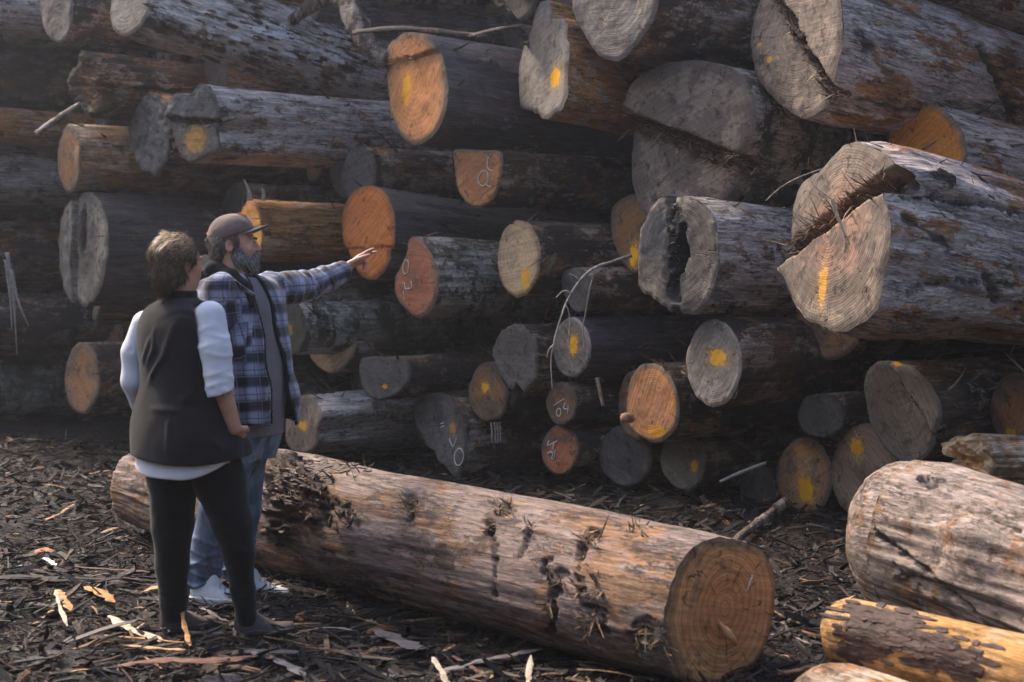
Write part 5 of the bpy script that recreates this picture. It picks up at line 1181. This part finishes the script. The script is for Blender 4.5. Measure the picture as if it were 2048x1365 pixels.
def jattr(V):
    zs, ce, a, b = rowsM(JK); d, u, v = loft(V, zs, ce, a, b, fM)
    th = np.arctan2(u, v); uv = np.stack([th*.21, V[:, 2], 0*th], 1)
    for (A_, B_2, C_) in ((sL, eL, wL), (sR, eR, wR)):
        for (p0, p1, off) in ((A_, B_2, 0), (B_2, C_, np.linalg.norm(B_2-A_))):
            ba = p1-p0; L = np.linalg.norm(ba); ba = ba/L; t = (V-p0)@ba; q = (V-p0)-np.outer(t, ba); r = vlen(q)
            ok = (t > (.035 if off == 0 else 0)) & (t < L+.1 if off else t < L) & (r < .12) & (d > -.0 if False else True)
            if A_ is sL: ok &= (V[:, 0] > sL[0]+.015) & ((d > .002) | (V[:, 0] > sL[0]+.12))
            else: ok &= (d > .004)
            s_ = np.cross(ba, [0, 1., 0]); s_ /= np.linalg.norm(s_); w_ = np.cross(ba, s_)
            uv[ok] = np.stack([off+t[ok], np.arctan2(q[ok]@s_, q[ok]@w_)*.07, 0*t[ok]], 1)
    return {'cloth_uv': uv}
m = N('blue_plaid'); uv = m.attr('cloth_uv'); O = m.obj(); nz = m.noise(O, 18, 3)
uvw = m.vadd(uv, m.comb(m.ma('MULTIPLY', m.ma('SUBTRACT', nz, .5), .012), m.ma('MULTIPLY', m.ma('SUBTRACT', nz, .5), .012), 0)); X_, Y_, _z = m.sep(uvw)
def band(c, per, ph, lo_, hi_): return m.ss(m.ma('SINE', m.ma('ADD', m.ma('MULTIPLY', c, 2*math.pi/per), ph)), lo_, hi_)
bx, by = band(X_, .098, 0, -.6, .7), band(Y_, .105, 1, -.6, .7)
c = m.mix(bx, (.016, .014, .020), (.085, .090, .150)); c2 = m.mix(by, (.016, .014, .022), (.30, .32, .46))
c = m.mix(.5, c, c2); c = m.mix(m.ma('MULTIPLY', m.ma('MULTIPLY', bx, by), .55), c, (.42, .45, .60))
for cc, pr, ph in ((X_, .049, 0), (Y_, .0525, 1)): c = m.mix(m.ma('MULTIPLY', band(cc, pr, ph, .955, .985), .65), c, (.012, .010, .016))
for cc, pr, ph in ((X_, .098, 2.1), (Y_, .105, 3.0)): c = m.mix(m.ma('MULTIPLY', band(cc, pr, ph, .985, .995), .22), c, (.50, .52, .62))
m.b.inputs['Sheen Weight'].default_value = .3
M_PLAID = m.fin(m.mix(1, c, m.mix(m.ss(m.noise(O, 420, 2), .3, .7), (.8,)*3, (1.15,)*3), 'MULTIPLY'), .92, m.noise(O, 420, 2), .0015, .5, .12)
sdf_mesh('plaid_jacket', jacket, (-1.7, 5.9, .62), (-.40, 7.15, 1.55), .006, M_PLAID, man, jattr)
M_BLK = cloth_mat('black_fleece', (.010, .010, .012), .95, 600, .002, .05)
def lining(P):
    sh, gap, d, t = jk(P, -.0075, .028, .066, .010)
    return np.maximum(np.maximum(sh, -gap), Mn(0, 842)[2]-P[:, 2])
sdf_mesh('jacket_lining', lining, (-1.65, 5.9, .62), (-.7, 6.9, 1.52), .006, M_BLK, man)
def hood(P):
    pts = [Mn(505, 610, -.16), Mn(492, 575, -.13), Mn(462, 553, -.11), Mn(428, 540, -.06), Mn(412, 532, .03), Mn(440, 540, .12), Mn(500, 560, .13), Mn(528, 600, .06)]
    d = chain(P, pts, [.016, .026, .032, .040, .044, .038, .030, .018], .02); return d-.005*NOISE(P, 12, 12, 12, 51)
sdf_mesh('hood', hood, (-1.65, 5.95, 1.2), (-.8, 6.8, 1.6), .006, M_BLK, man)
# collar of the jacket
def jcollar(P):
    d = chain(P, [Mn(505, 588, -.18), Mn(470, 568, -.17), Mn(432, 556, -.12)], [.012, .020, .022], .01, (0, .6, .8), .5); return d
sdf_mesh('jacket_collar', jcollar, (-1.6, 6.0, 1.2), (-.9, 6.5, 1.55), .005, M_PLAID, man, lambda V: {'cloth_uv': np.stack([V[:, 0], V[:, 2], V[:, 0]*0], 1)})
# chest pocket flap
def pocket(P):
    c_ = Mn(484, 668, -.155); B_ = basis((rM[0]*.8+fM[0]*.6, rM[1]*.8+fM[1]*.6, 0)); p = (P-c_)@B_.T
    zs, ce, a, b = rowsM(JK); d = loft(P, zs, ce, a, b, fM)[0]
    box = np.maximum(np.abs(p[:, 0])-.048, np.abs(p[:, 2])-.055)
    return np.maximum(np.maximum(d-.012, -(d+.002)), np.maximum(box, np.where(p[:, 1] > -.2, -1, 1)))
sdf_mesh('chest_pocket', pocket, (-1.5, 5.95, 1.1), (-.9, 6.5, 1.45), .005, M_PLAID, man, lambda V: {k: v+np.array([.02, .03, 0]) for k, v in jattr(V).items()})
tube('zip_pull', [Vector(Mn(533, 775, -.235)), Vector(Mn(534, 788, -.24)), Vector(Mn(532, 800, -.24))], (.0035, .005), plain_mat('dull_metal', (.3, .3, .3), .35, .1, 50, .0005), man)
m = N('worn_denim'); O = m.obj(); n1 = m.noise(m.map(O, (12, 12, 5)), 1, 5, .6); n2 = m.noise(m.map(O, (300, 300, 500)), 1, 2)
c = m.mix(m.ss(n1, .35, .68), (.060, .085, .135), (.21, .27, .36)); c = m.mix(1, c, m.mix(m.ss(n2, .3, .7), (.8,)*3, (1.15,)*3), 'MULTIPLY')
M_DEN = m.fin(c, .9, m.ma('ADD', n1, m.ma('MULTIPLY', n2, .3)), .004, .5, .15)
def jeans(P):
    d = chain(P, [Mn(474, 840, -.05), Mn(466, 900, -.07), Mn(438, 1020, -.05), Mn(418, 1090, -.02), Mn(406, 1148, 0), Mn(400, 1176, 0)], [.13, .105, .083, .076, .072, .068], .02)
    e = chain(P, [Mn(492, 840, .05), Mn(492, 900, .09), Mn(484, 1020, .12), Mn(476, 1100, .15), Mn(474, 1165, .17)], [.13, .10, .082, .070, .066], .02)
    zs, ce, a, b = rowsM([(800, 484, .19, .15), (868, 484, .190, .158), (915, 482, .17, .13)]); d = smin(d, loft(P, zs, ce, a, b, fM)[0], .03)
    d = smin(d, e, .02)
    for k, (y, am) in enumerate(((1078, .005), (1096, .007), (1112, .008), (1128, .010), (1143, .008), (1158, .010), (1170, .006))):
        zc = Mn(0, y)[2]; d = d-am*np.exp(-((P[:, 2]-zc+.018*np.sin(P[:, 0]*28+k*1.9))/.008)**2)
    return np.maximum(d-.004*NOISE(P, 9, 9, 5, 61), .075-P[:, 2])
sdf_mesh('jeans', jeans, (-1.7, 5.9, .0), (-.9, 6.95, .98), .0065, M_DEN, man)
M_SNK = plain_mat('white_leather', (.64, .64, .68), .5, .10, 40, .0008); M_SNS = plain_mat('white_rubber', (.52, .51, .52), .6, .2, 60, .001)
hs = Mn(384, 1203, -.03); shoe('sneaker', hs, hs+np.array([.27, -.055, 0]), man, M_SNK, M_SNS, .052, .108, sneaker=True, laces=True)
hs = Mn(462, 1190, .14); hs[2] = .0; shoe('sneaker', hs, hs+np.array([.28, -.02, 0]), man, M_SNK, M_SNS, .052, .108, sneaker=True, laces=True)
lo_ = Mn(424, 1141, -.19)
tube('shoe_emblem', [Vector(lo_+[.004*math.cos(a)*3.2, -.004, .004*math.sin(a)*3]) for a in np.linspace(.3, 5.6, 8)], (.0018, .0018), M_BLK, man)
tube('shoe_emblem', [Vector(lo_+[-.004, -.006, -.004]), Vector(lo_+[.0, -.006, .002]), Vector(lo_+[.004, -.006, .005])], (.0018, .0018), M_BLK, man)
BhM = basis(fhM)
hl = lambda P: (P-hcM)@BhM.T/1.03
def mhair(P):
    p = hl(P); d = ell(p, (0, -.030, .022), (.082, .088, .080)); d = smin(d, ell(p, (0, -.065, -.035), (.064, .042, .045)), .02); q = p.copy(); q[:, 0] = np.abs(q[:, 0])
    d = smin(d, ell(q, (.068, .012, .020), (.012, .022, .045)), .012); d = smax(d, -ell(p, (0, .075, -.01), (.068, .062, .10)), .01); d = smax(d, -ell(q, (.086, -.006, 0), (.014, .018, .026)), .005)
    return d*1.03-.005*fbm(p*np.array([30, 30, 18]), 9, 3)
m = N('grey_brown_hair'); O = m.obj(); n1 = m.noise(m.map(O, (30, 30, 20)), 2, 5, .7)
M_HM = m.fin(m.mix(m.ss(n1, .4, .65), (.060, .048, .042), (.17, .14, .125)), .65, n1, .006, .9, .25)
mh, HV, HQ = sdf_mesh('hair', mhair, hcM-.2, hcM+.2, .0045, M_HM, man)
gt = lambda a, b: (lambda p, nr, r: np.where(r.rand(len(p), 1) < .4, np.array(b), np.array(a))*r.uniform(.6, 1.4, (len(p), 1)))
strands('hair_strands', HV, HQ, 2600, lambda p, nr: np.array([[-.5, 0, -.8]]).repeat(len(p), 0), (.02, .045), M_HAIR, mh, 6, gt((.07, .055, .047), (.22, .18, .16)), .0012, .35, region=lambda p: hl(p)[:, 2] < .04)
def beard(P):
    p = hl(P); d = ell(p, (0, .048, -.076), (.057, .050, .050)); d = smin(d, ell(p, (0, .066, -.103), (.038, .032, .034)), .02)
    q = p.copy(); q[:, 0] = np.abs(q[:, 0]); d = smin(d, ell(q, (.058, .022, -.050), (.018, .030, .045)), .015); d = smin(d, cone(q, (.0, .100, -.036), (.030, .088, -.052), .010, .008), .010)
    d = smin(d, cone(q, (.030, .088, -.052), (.046, .070, -.080), .010, .012), .012)
    d = smax(d, -ell(p, (0, .108, -.056), (.016, .010, .005)), .004)
    return d*1.03-.004*fbm(p*np.array([40, 40, 26]), 11, 3)
M_BD = plain_mat('grey_beard', (.14, .125, .12), .8, .6, 60, .006, (1, 1, .4))
bd, HV, HQ = sdf_mesh('beard', beard, hcM-.2, hcM+.2, .0045, M_BD, man)
strands('beard_strands', HV, HQ, 3200, lambda p, nr: np.array([[.25, 0, -1.]]).repeat(len(p), 0), (.012, .032), M_HAIR, bd, 8, gt((.10, .092, .09), (.42, .39, .39)), .0011, .4)
for sx in (-1, 1):
    ec = hcM+(np.array([sx*.030, .0885, .010])*1.03)@BhM; bpy_v = []
    m_e = plain_mat('dark_eye', (.02, .015, .012), .2, .1, 50, .0001) if sx == -1 else m_e
    sdf_mesh('eye', lambda P: ell(P, ec, (.0055, .0055, .0045), BhM), ec-.02, ec+.02, .0016, m_e, man)
    bc = hcM+(np.array([sx*.030, .092, .030])*1.03)@BhM
    tube('eyebrow', [Vector(bc+BhM[0]*k*.014+BhM[2]*(-.004*abs(k))) for k in (-1, 0, 1)], (.0045, .0035), M_HM, man, 6, .3)
up_c = BhM.T@np.array([0, -.10, 1]); 
CB = basis(BhM.T@np.array([0, .965, .26]), (0, 0, 1))
cc_ = hcM+BhM.T@np.array([0, -.012, .052])
def cap(P):
    p = (P-cc_)@CB.T; d = ell(p, (0, 0, .0), (.088, .109, .092)); d = d-.002*np.cos(np.arctan2(p[:, 1], p[:, 0])*6)*0-.003*NOISE(P, 16, 16, 16, 71)
    d = np.maximum(d, -(d+.007)); return np.maximum(d, -(p[:, 2]+.012))
M_CAP = cloth_mat('washed_grey_twill', (.155, .115, .100), .92, 700, .001, .2, .15)
cp, _, _ = sdf_mesh('cap', cap, cc_-.18, cc_+.18, .0042, M_CAP, man)
def brim(P):
    p = (P-cc_)@CB.T; p2 = p[:, 2]+.010+1.6*p[:, 0]**2-.0-.10*(p[:, 1]-.08)*0; e = np.hypot(p[:, 0]/.078, (p[:, 1]-.085)/.082)-1; e = np.maximum(e*.06, -(p[:, 1]-.060))
    return np.maximum(e, np.abs(p2)-.0032)
sdf_mesh('brim', brim, cc_-.26, cc_+.26, .0035, cloth_mat('brim_twill', (.115, .100, .095), .92, 700, .001, .2, .1), cp)
M_ORB = plain_mat('orange_stitching', (.62, .12, .04), .8, .2, 300, .0005)
cs = lambda a, b: Vector(cc_+(np.array([.0905*math.sin(a)*math.cos(b), .1115*math.cos(a)*math.cos(b), .0945*math.sin(b)]))@CB)
tube('stitched_logo', [cs(a, b) for a, b in ((2.85, .40), (2.70, .34), (2.55, .26), (2.45, .22))], (.0026, .0018), M_ORB, cp, 5, .3)
tube('stitched_logo', [cs(a, b) for a, b in ((.30, 1.0), (.24, .85), (.18, .70), (.14, .60))], (.0050, .0040), M_ORB, cp, 5, .2)
tube('strap_tab', [cs(a, .06) for a in (2.7, 2.9, 3.1)], (.010, .008), M_CAP, cp, 6, .2)
# ---------------------------------------------------------------- sticks, twigs and splinters
STK = 'loose sticks and splinters'
def stick(name, cat, label, px, D, rad, mat, flat=1., seed=0, n=8, bump=.18, parent=None):
    Ds = D if isinstance(D, (list, tuple)) else [D]*len(px)
    o = tube(name, [at(x, y, d) for (x, y), d in zip(px, Ds)], rad, mat, parent, n, bump, seed, flat)
    if parent is None: tag(o, label, cat, STK)
    return o
tw = stick('twig', 'twig', 'forked bare twig dangling over the cracked grey log end', [(1262,512),(1225,524),(1190,536),(1160,562),(1135,602),(1120,642),(1109,682),(1102,722),(1105,780)], [9.45,9.3]+[9.2]*7, (.012,.011,.009,.007,.005,.004), M_TWIG, n=6)
for pts in ([(1192,535),(1181,572),(1172,620),(1166,660),(1168,700)], [(1124,632),(1132,612),(1140,640),(1138,690),(1147,748)], [(1142,588),(1128,582),(1112,596)], [(1108,690),(1098,700),(1094,716)], [(1160,562),(1148,552),(1138,548)]):
    stick('side_twig', '', '', pts, 9.19, (.006,.003), M_TWIG, n=5, parent=tw)
stick('root', 'root', 'grey twisted root arching over the sloping lichen log', [(585,40),(625,12),(668,-8),(700,10),(716,52),(738,92),(775,128)], [11.3,11.1,10.9,10.75,10.6,10.5,10.45], (.045,.05,.07,.09,.085,.07,.05), M_STICK, seed=1, n=12, bump=.22)
stick('broken_board', 'board', 'dark broken board lying above the thick smooth log with the orange end', [(705,66),(790,58),(860,62),(950,72),(975,64)], 10.0, (.022,.034,.032,.026), WM['dark'], .45, 2)
stick('broken_board', 'board', 'short dark board end pointing right beside the diagonal plank', [(948,70),(1000,58),(1048,50)], 9.75, (.022,.018,.012), WM['dark'], .45, 3)
stick('plank', 'plank', 'dark plank leaning diagonally behind the narrow yellow spotted log end', [(975,-40),(1005,15),(1035,58),(1072,105)], 9.9, (.05,.052,.045,.035), WM['brown'], .4, 4)
stick('branch', 'branch', 'grey branch slanting up above the cut end of the long scuffed log', [(1462,1090),(1495,1062),(1530,1036),(1572,1005)], [7.6,8.0,8.3,8.6], (.016,.026,.030,.034), M_STICK, seed=5)
stick('stick', 'stick', 'thin pale stick slanting left of the brown end with the yellow splash', [(1440,964),(1490,942),(1532,926)], 8.7, (.008,.012,.009), M_TWIG, seed=6)
for k, (pts, lab) in enumerate((([(1596,1028),(1588,1060),(1576,1120)], 'longest rootlet hanging below the brown end with the yellow splash'), ([(1604,1032),(1606,1070),(1600,1108)], 'straight rootlet hanging just right of the longest one'), ([(1588,1030),(1580,1050),(1562,1068)], 'short rootlet hanging left of the longest one'))):
    stick('rootlet', 'root', lab, pts, 8.55, (.008,.003), M_TWIG, seed=7+k, n=5)
for k, (pts, lab) in enumerate((([(14,505),(26,580),(30,640),(34,712)], 'long bark strip hanging straight down at the left edge'), ([(22,540),(36,600),(58,655)], 'bark strip hanging slantwise at the left edge'), ([(12,520),(20,590),(24,660)], 'thin bark strip close beside the left edge'))):
    stick('bark_strip', 'bark strip', lab, pts, 11.6, (.020,.012,.004), M_TWIG, .35, 11+k, n=6)
stick('stub', 'splinter', 'tall torn splinter standing on the orange-brown log behind the cap', [(500,402),(498,382),(488,360)], 10.85, (.028,.016,.008), M_FIBL, .5, 14)
stick('stub', 'splinter', 'short torn splinter standing right of the tall one behind the cap', [(526,402),(528,388),(524,376)], 10.85, (.022,.016,.008), M_FIBL, .5, 15)
stick('twig', 'twig', 'fine curved twig arching between the hollow log and the huge split log', [(1532,402),(1560,376),(1600,354),(1650,336)], 8.1, (.003,.003), M_TWIG, n=5)
st_ = stick('splinter', 'splinter', 'pale splinter standing across the torn step of the huge split log', [(1664,398),(1672,425),(1684,455),(1700,490)], 7.12, (.017,.015,.011,.004), M_FIBL, .5, 16)
stick('splinter_fork', '', '', [(1688,462),(1690,482),(1688,500)], 7.12, (.006,.002), M_FIBL, .6, 17, parent=st_)
stick('stick', 'stick', 'brown stick leaning across the gap at the far left', [(72,268),(105,245),(160,208)], 11.6, (.03,.035,.03), M_STICK, .6, 18)
stick('curved_stick', 'stick', 'pale curved stick lying in front of the long scuffed log', [(694,1208),(706,1228),(724,1240),(752,1246)], [6.33,6.2,6.1,6.05], (.010,.012,.008), M_FIBL, .8, 19)
for k, (x, lab) in enumerate(((984, 'leftmost root fibre under the brown end with the small yellow blotch'), (991, 'second root fibre under the brown end with the small yellow blotch'), (996, 'third root fibre under the brown end with the small yellow blotch'), (1001, 'rightmost root fibre under the brown end with the small yellow blotch'))):
    stick('root_fibre', 'root', lab, [(x-2, 846), (x, 864), (x, 886)], 9.75, (.006,.004), M_TWIG, n=5, seed=k)
stick('torn_bark', 'bark', 'pale strip of torn bark right of the small chalked log end', [(1194,756),(1198,775),(1206,812)], 9.3, (.02,.016,.018), M_FIBL, .35, 20)
stick('stub', 'branch stub', 'sawn branch stub on the left side of the orange sawn log end', [(1262,838),(1254,836),(1248,835)], [8.9,8.8,8.75], (.028,.03,.028), plain_mat('stub_wood', (.34,.20,.12), .8, .3, 30, .003), .9, 21)
def gp(px, py, lift=.02):
    D = FPX*EYE/(py-HY); p = at(px, py, D); p.z = lift+float(gh(np.array([p.x]), np.array([p.y]))[0])*.5; return p
def chip(label, px, wd, col, seed, lifts=None, thick=.35, cat='splinter'):
    pts = [gp(x, y, (lifts[i] if lifts else .022)) for i, (x, y) in enumerate(px)]
    n = len(pts); mt = CHM.get(col) or CHM.setdefault(col, plain_mat('chip_wood', col, .75, .4, 35, .004, (.4, 1, 1)))
    rr_ = random.Random(seed); w_ = [wd*.35]+[wd*rr_.uniform(.6, 1.15) for q_ in range(5)]+[wd*.15]
    o = tube('wood_splinter', pts, tuple(w_), mt, None, 6, .45, seed, thick*.5, True); tag(o, label, cat, 'split pieces of wood on the ground'); return o
CHM = {}
PALE, ORG, RED, BRN, GRY = (.50,.38,.27), (.46,.23,.09), (.13,.062,.042), (.10,.068,.05), (.17,.145,.135)
for k, (lab, px, wd, col, lf, th) in enumerate((
 ('broad pale splinter pointing at the woman\'s left shoe', [(218,1252),(262,1272),(322,1292)], .026, PALE, (.05,.035,.02), .3),
 ('long thin orange splinter under the broad pale one', [(205,1280),(290,1288),(385,1296)], .008, ORG, None, .5),
 ('orange blade of wood standing upright by the woman\'s heel', [(380,1298),(368,1278),(360,1252)], .012, ORG, (.02,.06,.12), .4),
 ('small pale chip lying on the toe of the woman\'s left shoe', [(400,1256),(418,1255),(436,1262)], .022, GRY, (.09,.08,.06), .4),
 ('orange split chip left of the woman\'s trouser hem, larger of the two', [(170,1194),(200,1208),(230,1218)], .03, ORG, (.05,.05,.03), .4),
 ('orange split chip standing beside the larger orange one', [(115,1202),(128,1216),(142,1232)], .022, ORG, (.05,.04,.02), .4),
 ('pale stick standing among chips in the left foreground', [(112,1226),(120,1240),(135,1262)], .010, PALE, (.10,.06,.02), .6),
 ('yellowish bent splinter below the standing pale stick', [(66,1258),(88,1246),(108,1228)], .014, (.38,.26,.12), None, .4),
 ('long dark board half buried at the left edge', [(-20,1168),(120,1172),(290,1178)], .045, (.030,.024,.022), (.03,.03,.03), .5),
 ('red-brown strip along the half buried dark board', [(150,1158),(220,1163),(300,1166)], .014, RED, (.06,.05,.05), .4),
 ('bright white chip on top of the half buried dark board', [(88,1142),(100,1150),(112,1155)], .014, (.72,.70,.70), (.07,.07,.06), .3),
 ('orange-brown slab lying flat in the bottom foreground', [(235,1345),(330,1340),(430,1335),(515,1322)], .035, RED, (.03,.04,.04,.03), .3),
 ('grey-brown strip running right from the bottom slab', [(505,1312),(560,1328),(610,1358)], .022, GRY, None, .3),
 ('light orange stick lying across the foreground right of the broad pale splinter', [(240,1300),(330,1304),(372,1304)], .012, (.42,.24,.12), None, .4),
 ('grey plank lying in front of the long scuffed log', [(880,1345),(960,1322),(1085,1300)], .022, GRY, None, .3),
 ('dark grey slab in front of the long scuffed log, left of the grey plank', [(745,1262),(800,1285),(850,1300)], .040, (.12,.10,.095), None, .25),
 ('dark ribbon of bark between the shoes and the grey plank', [(640,1300),(720,1318),(790,1322)], .018, BRN, None, .3),
 ('reddish chip in the right foreground of the litter', [(905,1310),(940,1330),(960,1345)], .014, RED, None, .4),
 ('pale torn splinter at the bottom edge, leftmost of two', [(865,1345),(885,1365),(900,1380)], .012, PALE, (.08,.05,.02), .5),
 ('pale torn splinter at the bottom edge, rightmost of two', [(1062,1352),(1058,1366),(1052,1380)], .010, PALE, (.10,.05,.02), .5),
 ('brown chip leaning on the ground left of the people', [(90,1045),(118,1030),(150,1016)], .016, (.34,.20,.12), None, .4),
 ('reddish chip lying left of the people near the pile', [(70,1108),(90,1100),(104,1106)], .024, (.34,.14,.07), None, .4),
 ('thin wet twig lying at the lower left corner', [(-10,1252),(60,1256),(95,1252)], .008, BRN, None, .6),
 ('pale flat chip behind the white sneaker', [(548,1175),(565,1190),(585,1192)], .030, (.26,.22,.20), None, .25),
 ('thin pale stick lying right of the woman\'s shoe', [(628,1266),(672,1264),(718,1268)], .006, (.40,.32,.26), None, .6),
 ('dark bent strip lying between the two pale foreground splinters', [(930,1362),(990,1345),(1040,1352)], .016, BRN, None, .3),
 ('stick lying in the gap right of the long scuffed log', [(1538,1278),(1580,1284),(1622,1300)], .012, GRY, None, .5),
 ('brown stick ending at the orange-yellow peeled log', [(1545,1318),(1575,1330),(1600,1342)], .008, BRN, None, .5))):
    chip(lab, px, wd, col, 40+k, lf, th)
fk_ = spikes('raised_flake', [((-.004, LOGOBJ['front'][2][0], LOGOBJ['front'][2][1]), (0, 0, 1), .01, .001)], M_FR, LOGOBJ['front'][0], 1)
bpy.data.objects.remove(fk_)
Mi_ = LOGOBJ['front'][1].inverted()
def onend(px, py, lf=.01):
    v = Mi_.to_3x3() @ Vector(((px-CX)/FPX, 1, (HY-py)/FPX)); o_ = Mi_ @ Vector((0, 0, EYE)); t = (-lf-o_.x)/v.x; return o_+v*t
tube('raised_flake', [onend(1438, 1246), onend(1452, 1262, .02), onend(1464, 1276, .03), onend(1474, 1290, .012)], (.004, .013, .014, .004), M_FR, LOGOBJ['front'][0], 7, .2, 3, .5)
tube('chalk_mark', [onend(1505, 1150, .004), onend(1500, 1165, .004), onend(1494, 1182, .004)], (.003, .002), M_CHALK, LOGOBJ['front'][0], 5, .6, 4)
# ---------------------------------------------------------------- thin haze volume added to lift blacks and imitate lens veil
m = bpy.data.materials.new('added_haze_air'); m.use_nodes = True; t = m.node_tree
for n_ in list(t.nodes): t.nodes.remove(n_)
ou = t.nodes.new('ShaderNodeOutputMaterial'); pv = t.nodes.new('ShaderNodeVolumePrincipled')
pv.inputs['Color'].default_value = (.86, .90, 1, 1); pv.inputs['Density'].default_value = .0021; pv.inputs['Anisotropy'].default_value = .6
t.links.new(pv.outputs[0], ou.inputs['Volume'])
bx0, bx1 = np.array([-60, -40, -2.]), np.array([60, 60, 9.])
HV_ = [(bx1[0] if i & 1 else bx0[0], bx1[1] if i & 2 else bx0[1], bx1[2] if i & 4 else bx0[2]) for i in range(8)]
hz_ = mesh_np('haze', HV_, np.array([(0, 2, 3, 1), (4, 5, 7, 6), (0, 1, 5, 4), (2, 6, 7, 3), (0, 4, 6, 2), (1, 3, 7, 5)]), m, False); hz_['kind'] = 'stuff'
hz_['label'] = 'thin pale haze volume added over the scene to lift the dark gaps'; hz_['category'] = 'haze'
